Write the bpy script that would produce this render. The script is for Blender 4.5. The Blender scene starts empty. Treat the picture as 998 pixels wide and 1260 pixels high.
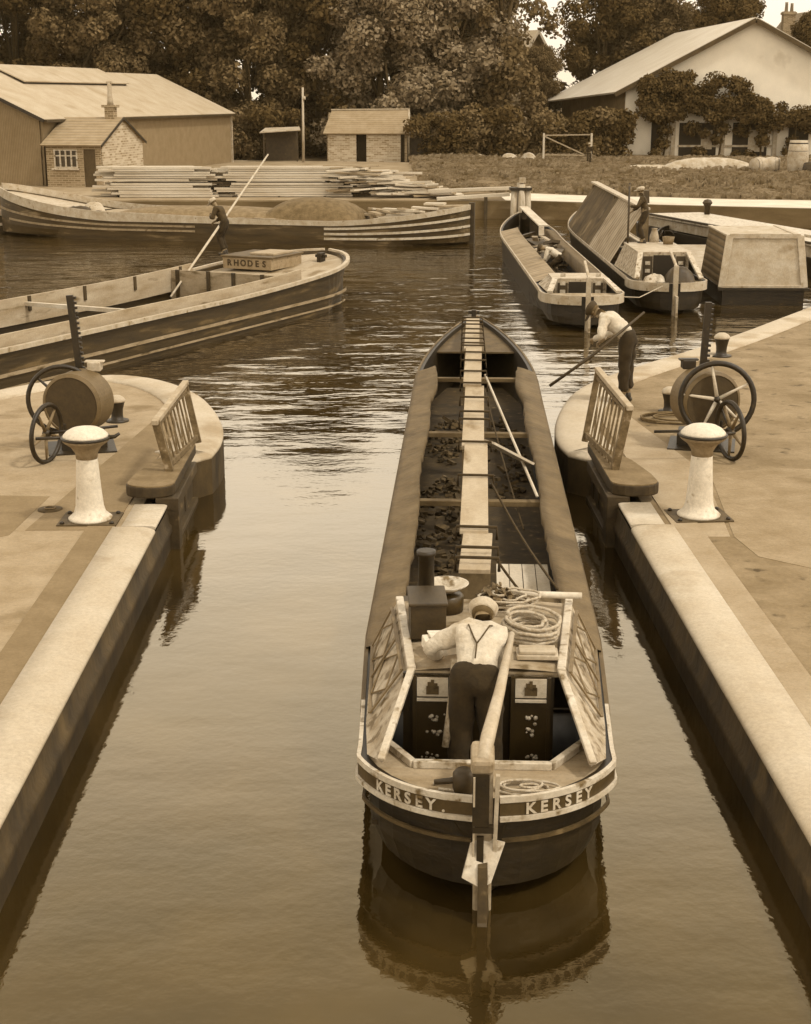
import bpy, bmesh, math, random
import numpy as np
from mathutils import Vector, Matrix, Euler, noise as mnoise
R = math.radians
random.seed(7)
SC = bpy.context.scene
COL = SC.collection
# ------------------------------------------------------------------ camera
cd = bpy.data.cameras.new('camera'); cam = bpy.data.objects.new('camera', cd); COL.objects.link(cam)
PITCH = math.atan(510/1800.)
cam.location = (0, 0, 5.75)
cam.rotation_euler = (math.pi/2-PITCH, 0, -math.atan(27*math.cos(PITCH)/1800.))
cd.sensor_fit = 'VERTICAL'; cd.sensor_height = 24.0; cd.lens = 24.0*1800/1260
cd.clip_start = 0.1; cd.clip_end = 5000
SC.camera = cam
# ------------------------------------------------------------------ world and sun
SUN_EL, SUN_AZ = 56, 118          # azimuth: degrees clockwise from +Y (the way the camera looks)
w = bpy.data.worlds.new('World'); SC.world = w; w.use_nodes = True
nt = w.node_tree; nt.nodes.clear()
sky = nt.nodes.new('ShaderNodeTexSky'); sky.sky_type = 'NISHITA'; sky.sun_disc = False
sky.sun_elevation = R(SUN_EL); sky.sun_rotation = R(SUN_AZ)
sky.air_density = 1.2; sky.dust_density = 6.0; sky.ozone_density = 1.0
bw = nt.nodes.new('ShaderNodeRGBToBW'); tint = nt.nodes.new('ShaderNodeMix'); tint.data_type = 'RGBA'; tint.blend_type = 'MULTIPLY'
tint.inputs[0].default_value = 1.0; tint.inputs[7].default_value = (1.10, 0.97, 0.78, 1)
# a bright veiled sky: the Nishita luminance plus an added brightness ramp, peaking low in the sky to lighten the water
geo = nt.nodes.new('ShaderNodeTexCoord'); sxyz = nt.nodes.new('ShaderNodeSeparateXYZ'); cr = nt.nodes.new('ShaderNodeValToRGB')
nt.links.new(geo.outputs['Generated'], sxyz.inputs[0]); nt.links.new(sxyz.outputs[2], cr.inputs[0])
els = cr.color_ramp.elements
els[0].position = 0; els[0].color = (.60,)*3+(1,); els[1].position = 1.0; els[1].color = (.38,)*3+(1,)
for z_, v_ in ((.07, .66), (.16, .92), (.27, 1.22), (.42, 1.02), (.56, .54)):
    e_ = els.new(z_); e_.color = (v_,)*3+(1,)
cl_ = nt.nodes.new('ShaderNodeMath'); cl_.operation = 'MULTIPLY_ADD'; cl_.inputs[1].default_value = .25
sc10 = nt.nodes.new('ShaderNodeMath'); sc10.operation = 'MULTIPLY'; sc10.inputs[1].default_value = 13.0
bg = nt.nodes.new('ShaderNodeBackground'); bg.inputs[1].default_value = 0.12
wo = nt.nodes.new('ShaderNodeOutputWorld')
nt.links.new(sky.outputs[0], bw.inputs[0]); nt.links.new(bw.outputs[0], cl_.inputs[0]); nt.links.new(cr.outputs[0], sc10.inputs[0]); nt.links.new(sc10.outputs[0], cl_.inputs[2])
nt.links.new(cl_.outputs[0], tint.inputs[6]); nt.links.new(tint.outputs[2], bg.inputs[0]); nt.links.new(bg.outputs[0], wo.inputs[0])
sd = bpy.data.lights.new('sun', 'SUN'); so = bpy.data.objects.new('sun', sd); COL.objects.link(so)
sd.energy = 1.9; sd.angle = R(6.0); sd.color = (1.0, 0.94, 0.84)
sdir = Vector((math.sin(R(SUN_AZ))*math.cos(R(SUN_EL)), math.cos(R(SUN_AZ))*math.cos(R(SUN_EL)), math.sin(R(SUN_EL))))
so.rotation_euler = sdir.to_track_quat('Z', 'Y').to_euler(); so.location = (30, -30, 60)
SC.view_settings.view_transform = 'Standard'; SC.view_settings.look = 'None'
SC.view_settings.exposure = 0.20; SC.view_settings.gamma = 1.0

# ------------------------------------------------------------------ materials
def sep(v):
    """sepia tone of luminance v: dark tones are brown, pale tones nearly neutral"""
    t = min(1, max(0, v/0.50))**0.8
    r, g, b = 1.0, 0.575+0.32*t, 0.10+0.62*t
    L = .2126*r+.7152*g+.0722*b
    return (r*v/L, g*v/L, b*v/L, 1)
MC = {}
def mat(name, v, var=0.25, scale=4.0, rough=0.8, bump=0.15, stretch=(1, 1, 1), bscale=None, metal=0.0, spots=None, spec=0.4, dist=0.02):
    """two-tone noise material; spots=(value, scale, threshold) adds stains of a third tone"""
    if name in MC: return MC[name]
    m = bpy.data.materials.new(name); m.use_nodes = True; n = m.node_tree; n.nodes.clear(); L = n.links
    out = n.nodes.new('ShaderNodeOutputMaterial'); p = n.nodes.new('ShaderNodeBsdfPrincipled')
    L.new(p.outputs[0], out.inputs[0]); p.inputs['Roughness'].default_value = rough; p.inputs['Metallic'].default_value = metal
    p.inputs['Specular IOR Level'].default_value = spec
    tc = n.nodes.new('ShaderNodeTexCoord'); mp = n.nodes.new('ShaderNodeMapping'); mp.inputs['Scale'].default_value = stretch
    L.new(tc.outputs['Object'], mp.inputs[0])
    no = n.nodes.new('ShaderNodeTexNoise'); no.inputs['Scale'].default_value = scale; no.inputs['Detail'].default_value = 8; no.inputs['Roughness'].default_value = .65
    L.new(mp.outputs[0], no.inputs[0])
    cr = n.nodes.new('ShaderNodeValToRGB'); cr.color_ramp.elements[0].position = .3; cr.color_ramp.elements[1].position = .7
    cr.color_ramp.elements[0].color = sep(v*(1-var)); cr.color_ramp.elements[1].color = sep(min(.9, v*(1+var)))
    L.new(no.outputs[0], cr.inputs[0]); col = cr.outputs[0]
    if spots:
        n2 = n.nodes.new('ShaderNodeTexNoise'); n2.inputs['Scale'].default_value = spots[1]; n2.inputs['Detail'].default_value = 6
        L.new(mp.outputs[0], n2.inputs[0])
        r2 = n.nodes.new('ShaderNodeValToRGB'); r2.color_ramp.elements[0].position = spots[2]; r2.color_ramp.elements[1].position = spots[2]+.12
        mx = n.nodes.new('ShaderNodeMix'); mx.data_type = 'RGBA'; mx.inputs[7].default_value = sep(spots[0])
        L.new(n2.outputs[0], r2.inputs[0]); L.new(r2.outputs[0], mx.inputs[0]); L.new(col, mx.inputs[6]); col = mx.outputs[2]
    gn = n.nodes.new('ShaderNodeTexNoise'); gn.inputs['Scale'].default_value = 26; gn.inputs['Detail'].default_value = 5; gn.inputs['Roughness'].default_value = .8; L.new(tc.outputs['Object'], gn.inputs[0])
    gr = n.nodes.new('ShaderNodeMapRange'); gr.inputs[1].default_value = .3; gr.inputs[2].default_value = .7; gr.inputs[3].default_value = .80; gr.inputs[4].default_value = 1.14; L.new(gn.outputs[0], gr.inputs[0])
    gm = n.nodes.new('ShaderNodeMix'); gm.data_type = 'RGBA'; gm.blend_type = 'MULTIPLY'; gm.inputs[0].default_value = 1; L.new(col, gm.inputs[6]); L.new(gr.outputs[0], gm.inputs[7]); col = gm.outputs[2]
    L.new(col, p.inputs['Base Color'])
    if bump:
        b = n.nodes.new('ShaderNodeBump'); b.inputs['Strength'].default_value = bump; b.inputs['Distance'].default_value = dist
        n3 = n.nodes.new('ShaderNodeTexNoise'); n3.inputs['Scale'].default_value = bscale or scale*3; n3.inputs['Detail'].default_value = 6
        L.new(mp.outputs[0], n3.inputs[0]); L.new(n3.outputs[0], b.inputs['Height']); L.new(b.outputs[0], p.inputs['Normal'])
    MC[name] = m; return m
def brickmat(name, v, mortar, sc=1.0, bw_=.23, bh=.075):
    if name in MC: return MC[name]
    m = mat(name, v); n = m.node_tree; L = n.links
    p = [x for x in n.nodes if x.type == 'BSDF_PRINCIPLED'][0]; tc = [x for x in n.nodes if x.type == 'TEX_COORD'][0]
    geo = n.nodes.new('ShaderNodeSeparateXYZ'); L.new(tc.outputs['Object'], geo.inputs[0])
    add = n.nodes.new('ShaderNodeMath'); add.operation = 'ADD'; L.new(geo.outputs[0], add.inputs[0]); L.new(geo.outputs[1], add.inputs[1])
    cb = n.nodes.new('ShaderNodeCombineXYZ'); L.new(add.outputs[0], cb.inputs[0]); L.new(geo.outputs[2], cb.inputs[1])
    br = n.nodes.new('ShaderNodeTexBrick'); br.inputs['Scale'].default_value = 1; br.inputs['Brick Width'].default_value = bw_*sc; br.inputs['Row Height'].default_value = bh*sc
    br.inputs['Mortar Size'].default_value = .012*sc; br.inputs['Color1'].default_value = sep(v*.6); br.inputs['Color2'].default_value = sep(v*1.5); br.inputs['Mortar'].default_value = sep(mortar)
    L.new(cb.outputs[0], br.inputs[0]); L.new(br.outputs[0], p.inputs['Base Color'])
    return m
def ribmat(name, v, axis, freq, var=.2, bump=.6, lines=.35, rough=.75):
    """boards or corrugations running across `axis` of object space"""
    if name in MC: return MC[name]
    m = mat(name, v, var=var, scale=1.5, rough=rough, bump=0); n = m.node_tree; L = n.links
    p = [x for x in n.nodes if x.type == 'BSDF_PRINCIPLED'][0]; tc = [x for x in n.nodes if x.type == 'TEX_COORD'][0]; cr = [x for x in n.nodes if x.type == 'VALTORGB'][0]
    wv = n.nodes.new('ShaderNodeTexWave'); wv.bands_direction = axis; wv.inputs['Scale'].default_value = freq; wv.inputs['Distortion'].default_value = .35; wv.inputs['Detail'].default_value = 2
    L.new(tc.outputs['Object'], wv.inputs[0])
    rr = n.nodes.new('ShaderNodeValToRGB'); rr.color_ramp.elements[0].position = 0; rr.color_ramp.elements[0].color = (1-lines,)*3+(1,); rr.color_ramp.elements[1].position = .25; rr.color_ramp.elements[1].color = (1, 1, 1, 1)
    mx = n.nodes.new('ShaderNodeMix'); mx.data_type = 'RGBA'; mx.blend_type = 'MULTIPLY'; mx.inputs[0].default_value = 1
    L.new(wv.outputs[0], rr.inputs[0]); L.new(cr.outputs[0], mx.inputs[6]); L.new(rr.outputs[0], mx.inputs[7]); L.new(mx.outputs[2], p.inputs['Base Color'])
    b = n.nodes.new('ShaderNodeBump'); b.inputs['Strength'].default_value = bump; b.inputs['Distance'].default_value = .03
    L.new(wv.outputs[0], b.inputs['Height']); L.new(b.outputs[0], p.inputs['Normal'])
    return m
def leafmat(name, v):
    if name in MC: return MC[name]
    m = bpy.data.materials.new(name); m.use_nodes = True; n = m.node_tree; n.nodes.clear(); L = n.links
    out = n.nodes.new('ShaderNodeOutputMaterial'); d = n.nodes.new('ShaderNodeBsdfDiffuse'); t = n.nodes.new('ShaderNodeBsdfTranslucent'); mx = n.nodes.new('ShaderNodeMixShader'); mx.inputs[0].default_value = .22
    g = n.nodes.new('ShaderNodeTexCoord'); no = n.nodes.new('ShaderNodeTexNoise'); no.inputs['Scale'].default_value = .9; no.inputs['Detail'].default_value = 8; no.inputs['Roughness'].default_value = .8
    cr = n.nodes.new('ShaderNodeValToRGB'); cr.color_ramp.elements[0].position = .33; cr.color_ramp.elements[1].position = .68
    cr.color_ramp.elements[0].color = sep(v*.45); cr.color_ramp.elements[1].color = sep(v*1.9)
    L.new(g.outputs['Object'], no.inputs[0]); L.new(no.outputs[0], cr.inputs[0]); L.new(cr.outputs[0], d.inputs[0]); L.new(cr.outputs[0], t.inputs[0])
    L.new(d.outputs[0], mx.inputs[1]); L.new(t.outputs[0], mx.inputs[2]); L.new(mx.outputs[0], out.inputs[0])
    MC[name] = m; return m
WHITE = mat('white_paint', .42, .25, 5, .5, .2, spots=(.11, 9, .56))
CREAM = mat('cream_paint', .35, .25, 4, .6, .15, spots=(.16, 6, .62))
OLDWHITE = mat('weathered_white', .33, .35, 3.5, .7, .25, spots=(.12, 7, .6))
WOOD = mat('bare_wood', .26, .35, 6, .8, .3, stretch=(1, .15, 1), spots=(.07, 4, .66))
WOODX = mat('bare_wood_crossways', .30, .35, 6, .8, .3, stretch=(.15, 1, 1), spots=(.08, 4, .68))
PALEWOOD = mat('pale_wood', .44, .2, 5, .8, .2, stretch=(.5, .3, 1), spots=(.2, 3, .68))
DARKWOOD = mat('tarred_wood', .030, .5, 4, .55, .3, stretch=(1, .25, 1), spots=(.09, 5, .66))
HULLM = mat('tarred_hull', .012, .5, 3, .5, .4, stretch=(1, .3, 2), spots=(.05, 3, .66))
IRON = mat('black_iron', .014, .4, 8, .5, .2, spots=(.045, 9, .64))
GREYIRON = mat('worn_iron', .12, .3, 10, .6, .25, spots=(.05, 7, .62))
CLOTH = mat('dark_cloth', .020, .3, 12, .95, .3)
SHIRT = mat('pale_shirt', .46, .14, 6, .9, .9, bscale=7, dist=.05, spots=(.30, 4, .60))
SKIN = mat('skin', .15, .1, 8, .6, .05)
ROPEM = mat('rope_fibre', .36, .3, 30, .9, .5)
TARP = mat('tarpaulin', .085, .35, 2.5, .75, .6, bscale=8, spots=(.055, 1.3, .58), dist=.03)
PALETARP = mat('pale_tarpaulin', .36, .25, 2.2, .8, .5, bscale=4, spots=(.17, 1.6, .58), dist=.04)

# ------------------------------------------------------------------ mesh builder
class MB:
    def __init__(s): s.v = []; s.f = []; s.sm = []
    def add(s, vs, fs, smooth=False):
        o = len(s.v); s.v += [tuple(q) for q in vs]; s.f += [tuple(i+o for i in f) for f in fs]; s.sm += [smooth]*len(fs); return s
    def box(s, c, d, rz=0, rx=0, ry=0, taper=1.0):
        M = Euler((rx, ry, rz)).to_matrix(); hx, hy, hz = d[0]/2, d[1]/2, d[2]/2
        vs = []
        for z in (-1, 1):
            k = taper if z > 0 else 1
            for x, y in ((-1, -1), (1, -1), (1, 1), (-1, 1)):
                vs.append(Vector(c)+M@Vector((x*hx*k, y*hy*k, z*hz)))
        return s.add(vs, [(3, 2, 1, 0), (4, 5, 6, 7), (0, 1, 5, 4), (1, 2, 6, 5), (2, 3, 7, 6), (3, 0, 4, 7)])
    def beam(s, a, b, wd, ht, up=(0, 0, 1)):
        a, b = Vector(a), Vector(b); d = (b-a).normalized(); u = Vector(up); sd_ = d.cross(u)
        if sd_.length < 1e-4: sd_ = d.cross(Vector((1, 0, 0)))
        sd_.normalize(); u = sd_.cross(d)
        vs = [p+sd_*x*wd/2+u*z*ht/2 for p in (a, b) for x, z in ((-1, -1), (1, -1), (1, 1), (-1, 1))]
        return s.add(vs, [(0, 1, 2, 3), (7, 6, 5, 4), (0, 4, 5, 1), (1, 5, 6, 2), (2, 6, 7, 3), (3, 7, 4, 0)])
    def tube(s, pts, r, n=8, closed=False, smooth=True):
        pts = [Vector(p) for p in pts]; N = len(pts); rr = r if isinstance(r, (list, tuple)) else [r]*N
        rings = []; prev = None
        for i, p in enumerate(pts):
            a = pts[(i-1) % N] if closed or i > 0 else p; b = pts[(i+1) % N] if closed or i < N-1 else p
            d = (b-a).normalized()
            if prev is None: x = d.orthogonal().normalized()
            else:
                x = prev-d*prev.dot(d)
                x = x.normalized() if x.length > 1e-5 else d.orthogonal().normalized()
            prev = x; y = d.cross(x)
            rings.append([p+(x*math.cos(t)+y*math.sin(t))*rr[i] for t in [2*math.pi*k/n for k in range(n)]])
        vs = [q for g in rings for q in g]; fs = []
        for i in range(N if closed else N-1):
            j = (i+1) % N
            for k in range(n): fs.append((i*n+k, i*n+(k+1) % n, j*n+(k+1) % n, j*n+k))
        if not closed: fs += [tuple(range(n-1, -1, -1)), tuple((N-1)*n+k for k in range(n))]
        return s.add(vs, fs, smooth)
    def lathe(s, prof, n=24, c=(0, 0, 0), M=None, smooth=True, a0=0, a1=2*math.pi):
        """prof: (r, z) bottom to top"""
        M = M or Matrix.Identity(3); full = abs(a1-a0-2*math.pi) < 1e-6; m = n if full else n+1; vs = []
        for r, z in prof:
            for k in range(m):
                t = a0+(a1-a0)*k/n; vs.append(Vector(c)+M@Vector((r*math.cos(t), r*math.sin(t), z)))
        fs = []
        for i in range(len(prof)-1):
            for k in range(n):
                k2 = (k+1) % m
                fs.append((i*m+k, i*m+k2, (i+1)*m+k2, (i+1)*m+k))
        if full:
            if prof[0][0] > 1e-4: fs.append(tuple(range(m-1, -1, -1)))
            if prof[-1][0] > 1e-4: fs.append(tuple((len(prof)-1)*m+k for k in range(m)))
        return s.add(vs, fs, smooth)
    def prism(s, poly, z0, z1):
        n = len(poly); zf = (lambda z: z if callable(z) else (lambda x, y: z)); a, b = zf(z0), zf(z1)
        area = sum(poly[i][0]*poly[(i+1) % n][1]-poly[(i+1) % n][0]*poly[i][1] for i in range(n))
        if area < 0: poly = poly[::-1]
        vs = [(x, y, a(x, y)) for x, y in poly]+[(x, y, b(x, y)) for x, y in poly]
        return s.add(vs, [tuple(range(n-1, -1, -1)), tuple(range(n, 2*n))]+[(i, (i+1) % n, n+(i+1) % n, n+i) for i in range(n)])
    def grid(s, rows, smooth=False, flip=False):
        m = len(rows[0]); vs = [p for r in rows for p in r]; fs = []
        for i in range(len(rows)-1):
            for k in range(m-1):
                q = (i*m+k, i*m+k+1, (i+1)*m+k+1, (i+1)*m+k); fs.append(q[::-1] if flip else q)
        return s.add(vs, fs, smooth)
    def slab(s, pts, t):
        """flat polygon in 3-D given thickness t along its normal"""
        P = [Vector(p) for p in pts]; nn = Vector((0, 0, 0))
        for i in range(len(P)): nn += P[i].cross(P[(i+1) % len(P)])
        nn.normalize(); n = len(P)
        vs = [p-nn*t/2 for p in P]+[p+nn*t/2 for p in P]
        return s.add(vs, [tuple(range(n-1, -1, -1)), tuple(range(n, 2*n))]+[(i, (i+1) % n, n+(i+1) % n, n+i) for i in range(n)])
    def build(s, name, m, parent=None, bevel=0, loc=None):
        me = bpy.data.meshes.new(name); me.from_pydata(s.v, [], s.f); me.materials.append(m)
        me.polygons.foreach_set('use_smooth', s.sm); me.update()
        o = bpy.data.objects.new(name, me); COL.objects.link(o)
        if parent: o.parent = parent
        if loc: o.location = loc
        if bevel:
            b = o.modifiers.new('bevel', 'BEVEL'); b.width = bevel; b.segments = 2; b.limit_method = 'ANGLE'; b.angle_limit = R(40)
        return o
def tag(o, label=None, cat=None, group=None, kind=None):
    if label: o['label'] = label
    if cat: o['category'] = cat
    if group: o['group'] = group
    if kind: o['kind'] = kind
    return o
def thing(name, label, cat, loc=(0, 0, 0), rz=0, group=None):
    o = bpy.data.objects.new(name, None); COL.objects.link(o); o.location = loc; o.rotation_euler = (0, 0, rz); o.empty_display_size = .2
    return tag(o, label, cat, group)
def dup(root, loc=None, rz=None, scale=None, label=None, group=None):
    def rec(o, par):
        c = o.copy(); COL.objects.link(c)
        if par: c.parent = par
        for ch in [q for q in COL.objects if q.parent == o]: rec(ch, c)
        return c
    kids = rec(root, None)
    if loc is not None: kids.location = loc
    if rz is not None: kids.rotation_euler = (0, 0, rz)
    if scale: kids.scale = scale
    if label: kids['label'] = label
    if group: kids['group'] = group
    return kids
FONT = None
def letters(text, size, place, name, m, parent, depth=.006):
    """place(i, n) -> 4x4 matrix of each character; one mesh for the line"""
    vs, fs = [], []
    n = len(text)
    for i, ch in enumerate(text):
        if ch == ' ': continue
        cu = bpy.data.curves.new('tmp', 'FONT'); cu.body = ch; cu.size = size; cu.extrude = depth; cu.align_x = 'CENTER'; cu.offset = size*.025
        ob = bpy.data.objects.new('tmp', cu); COL.objects.link(ob)
        me = bpy.data.meshes.new_from_object(ob.evaluated_get(bpy.context.evaluated_depsgraph_get()))
        M = place(i, n); o = len(vs)
        vs += [tuple(M@v.co) for v in me.vertices]; fs += [tuple(q+o for q in p.vertices) for p in me.polygons]
        bpy.data.objects.remove(ob); bpy.data.curves.remove(cu); bpy.data.meshes.remove(me)
    b = MB(); b.add(vs, fs); return b.build(name, m, parent)

# ------------------------------------------------------------------ water
def water():
    m = bpy.data.materials.new('canal_water'); m.use_nodes = True; n = m.node_tree; L = n.links
    p = n.nodes['Principled BSDF']; p.inputs['Base Color'].default_value = sep(.055); p.inputs['Roughness'].default_value = .04
    p.inputs['IOR'].default_value = 1.85; p.inputs['Specular Tint'].default_value = (1, .76, .34, 1)
    tc = n.nodes.new('ShaderNodeTexCoord')
    def noise(sc, st, det=3):
        mp = n.nodes.new('ShaderNodeMapping'); mp.inputs['Scale'].default_value = st; L.new(tc.outputs['Object'], mp.inputs[0])
        a = n.nodes.new('ShaderNodeTexNoise'); a.inputs['Scale'].default_value = sc; a.inputs['Detail'].default_value = det; L.new(mp.outputs[0], a.inputs[0]); return a
    calm = noise(1.1, (.6, 1, 1), 2); rip = noise(.75, (.6, 1.3, 1), 4); fine = noise(9, (1, 1, 1), 3)
    sx = n.nodes.new('ShaderNodeSeparateXYZ'); L.new(tc.outputs['Object'], sx.inputs[0])
    mr = n.nodes.new('ShaderNodeMapRange'); mr.interpolation_type = 'SMOOTHSTEP'; mr.inputs[1].default_value = 21; mr.inputs[2].default_value = 29; mr.inputs[3].default_value = 0.0; mr.inputs[4].default_value = 1
    patch = noise(.16, (1, .7, 1), 2); ad = n.nodes.new('ShaderNodeMath'); ad.operation = 'MULTIPLY_ADD'; ad.inputs[1].default_value = 10; L.new(patch.outputs[0], ad.inputs[0]); L.new(sx.outputs[1], ad.inputs[2])
    sb = n.nodes.new('ShaderNodeMath'); sb.operation = 'SUBTRACT'; sb.inputs[1].default_value = 5; L.new(ad.outputs[0], sb.inputs[0]); L.new(sb.outputs[0], mr.inputs[0])
    mul = n.nodes.new('ShaderNodeMath'); mul.operation = 'MULTIPLY'; L.new(mr.outputs[0], mul.inputs[0]); L.new(rip.outputs[0], mul.inputs[1])
    def bump(src, st, dist, nxt=None):
        b = n.nodes.new('ShaderNodeBump'); b.inputs['Strength'].default_value = st; b.inputs['Distance'].default_value = dist; L.new(src, b.inputs['Height'])
        if nxt: L.new(nxt, b.inputs['Normal'])
        return b.outputs[0]
    o = bump(calm.outputs[0], .8, .012); o = bump(fine.outputs[0], .8, .0022, o); o = bump(mul.outputs[0], 1, .07, o)
    L.new(o, p.inputs['Normal'])
    # drifting scum and silt
    sc_ = noise(.55, (1, .8, 1), 6); cr = n.nodes.new('ShaderNodeValToRGB'); cr.color_ramp.elements[0].position = .35; cr.color_ramp.elements[1].position = .7
    cr.color_ramp.elements[0].color = sep(.010); cr.color_ramp.elements[1].color = sep(.034); L.new(sc_.outputs[0], cr.inputs[0]); L.new(cr.outputs[0], p.inputs['Base Color'])
    b = MB(); b.add([(-250, -60, 0), (250, -60, 0), (250, 84, 0), (-250, 84, 0)], [(0, 1, 2, 3)])
    tag(b.build('water', m), 'still canal water in the lock and basin', kind='structure')
water()

# ------------------------------------------------------------------ ground, quays, lock walls
def arc(cx, cy, r, a0, a1, n): return [(cx+r*math.cos(R(a0+(a1-a0)*i/n)), cy+r*math.sin(R(a0+(a1-a0)*i/n))) for i in range(n+1)]
def smooth_path(p, it=2):
    for _ in range(it):
        q = [p[0]]
        for a, b in zip(p[:-1], p[1:]):
            q += [(a[0]*.75+b[0]*.25, a[1]*.75+b[1]*.25), (a[0]*.25+b[0]*.75, a[1]*.25+b[1]*.75)]
        p = q+[p[-1]]
    return p
ZQ = .60
GY0, GY1, GD = 18.55, 21.0, .10      # gate recess: from, to, depth
def quay_paths():
    noseL = smooth_path([(-2.60, 21.35), (-2.53, 22.2), (-2.62, 23.3), (-2.92, 24.7), (-3.4, 26.2), (-4.3, 27.6), (-5.4, 28.1), (-6.8, 27.0), (-8.4, 24.2), (-11.5, 18.5), (-30, -14)])
    noseR = smooth_path([(2.76, 21.35), (2.66, 22.1), (2.76, 23.3), (3.05, 24.8), (3.5, 26.4), (4.4, 28.0), (7.2, 31.6), (10.95, 37.4), (16, 45), (30, 60), (90, 66)])
    L_ = [(-2.86, -20), (-2.86, GY0), (-2.86-GD, GY0), (-2.86-GD, GY1), (-2.86, GY1)]+noseL
    R_ = [(3.07, -20), (3.07, GY0), (3.07+GD, GY0), (3.07+GD, GY1), (3.07, GY1)]+noseR
    return L_, R_
PL, PR = quay_paths()
PAVE = mat('worn_paving', .23, .22, 1.6, .9, .25, bscale=14, spots=(.13, .9, .58))
PAVE2 = mat('gritty_paving', .165, .35, 1.3, .95, .6, bscale=9, spots=(.045, 3.2, .60))
COPE = mat('pale_coping_stone', .37, .16, .9, .75, .15, bscale=18, spots=(.24, .8, .56))
COPE2 = mat('grey_paving_strip', .145, .2, 2.5, .9, .2, bscale=15)
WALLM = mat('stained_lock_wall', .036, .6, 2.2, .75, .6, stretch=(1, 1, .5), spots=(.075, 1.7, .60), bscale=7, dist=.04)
def setback(P, sgn):
    out = []
    for i, q in enumerate(P):
        if i < 5: out.append((q[0]-sgn*.22, q[1]))
    no = offset(P[5:], .22*sgn); return out+no
def offset(path, d):
    out = []
    for i, p in enumerate(path):
        a = Vector(path[max(0, i-1)]); c = Vector(path[min(len(path)-1, i+1)]); t = (c-a).normalized(); out.append((p[0]-t.y*d, p[1]+t.x*d))
    return out
b = MB(); b.prism(setback(PL, 1)+[(-60, -20)], -1.2, ZQ); tag(b.build('quay', PAVE), 'left paved lock side', kind='structure')
b = MB(); b.prism(setback(PR, -1)+[(90, -20)], -1.2, ZQ); tag(b.build('quay', PAVE2), 'right lock side', kind='structure')
def offset(path, d):
    out = []
    for i, p in enumerate(path):
        a = Vector(path[max(0, i-1)]); c = Vector(path[min(len(path)-1, i+1)]); t = (c-a).normalized(); out.append((p[0]-t.y*d, p[1]+t.x*d))
    return out
def coping(path, side, width, name, parent, h=.03, nose=.03, m=COPE, rnd=.16):
    """rounded kerb swept along path: the outer edge overhangs the wall by `nose`"""
    path = [Vector(q) for q in path]; rows = []
    rv = rnd*.42; rh = rnd*1.35
    prof = [(.012, ZQ+h-rv-.03), (-.004, ZQ+h-rv-.02), (-.006, ZQ+h-rv)]+[(-.006+rh-rh*math.cos(t), ZQ+h-rv+rv*math.sin(t)) for t in [math.pi/2*k/6 for k in range(1, 7)]]+[(width*.5, ZQ+h+.004), (width, ZQ+h), (width, ZQ-.02)]
    for i, p in enumerate(path):
        a = path[max(0, i-1)]; c = path[min(len(path)-1, i+1)]; t = (c-a).normalized(); nrm = Vector((-t.y, t.x))*side
        rows.append([(p.x+nrm.x*d, p.y+nrm.y*d, z) for d, z in prof])
    b = MB(); b.grid(rows, smooth=True); b.add(rows[0], [tuple(range(len(prof)))]); b.add(rows[-1], [tuple(range(len(prof)))])
    return b.build(name, m, parent)
def lock_wall(x, sgn, path, lab, lab2):
    t = thing('lock_wall', lab, 'wall', (0, 0, 0))
    # wall facing with a ledge, set proud of the quay block
    b = MB(); y0, y1 = -20, GY0-.02
    rows = []
    nseg = 90
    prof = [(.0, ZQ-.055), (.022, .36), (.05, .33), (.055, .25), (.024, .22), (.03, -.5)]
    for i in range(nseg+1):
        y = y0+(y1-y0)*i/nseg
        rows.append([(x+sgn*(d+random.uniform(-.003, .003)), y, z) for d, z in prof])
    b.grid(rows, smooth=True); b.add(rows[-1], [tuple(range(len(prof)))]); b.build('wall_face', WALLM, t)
    pth = [(x, y) for y in (-20, -10, 0, 6, 10, 13, 16, 17.45)]
    coping(pth, -1*sgn if False else (1 if sgn > 0 else -1), .52, 'coping', t)
    pth = [(x, y) for y in (17.48, 17.9, 18.5)]
    coping(pth, (1 if sgn > 0 else -1), .42, 'coping', t, h=.026, rnd=.05, m=mat('second_coping', .40, .2, 2, .8, .2))
    # inner grey strip beside the pale stone
    b = MB(); xi = x-sgn*.50; b.box((xi-sgn*.18, 3.0, ZQ+.004), (.34, 46, .02)); b.build('kerb_strip', COPE2 if sgn > 0 else mat('pale_strip', .25, .2, 2, .85, .2), t)
    # beyond the gate, the rounded nose of the wall
    nz = [q for q in path if q[1] >= GY1-.01 and abs(q[0]) < abs(x)+.2 or q[1] >= 23.4 and abs(q[0]) < 200][0:]
    nz = path[4:]
    coping(nz, (1 if sgn > 0 else -1), .75, 'nose_coping', t, h=.035, rnd=.17, nose=.06)
    rows = []
    pv = [Vector(q) for q in nz]
    for i, p in enumerate(pv):
        a = pv[max(0, i-1)]; c = pv[min(len(pv)-1, i+1)]; tt = (c-a).normalized(); nrm = Vector((-tt.y, tt.x))*(1 if sgn > 0 else -1)
        rows.append([(p.x-nrm.x*.004, p.y-nrm.y*.004, z) for z in (ZQ-.05, .2, -.5)])
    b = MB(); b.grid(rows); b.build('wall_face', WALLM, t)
    return t
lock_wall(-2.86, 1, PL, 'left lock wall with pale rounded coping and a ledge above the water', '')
lock_wall(3.07, -1, PR, 'right lock wall in deep shade with broad pale coping', '')
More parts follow.
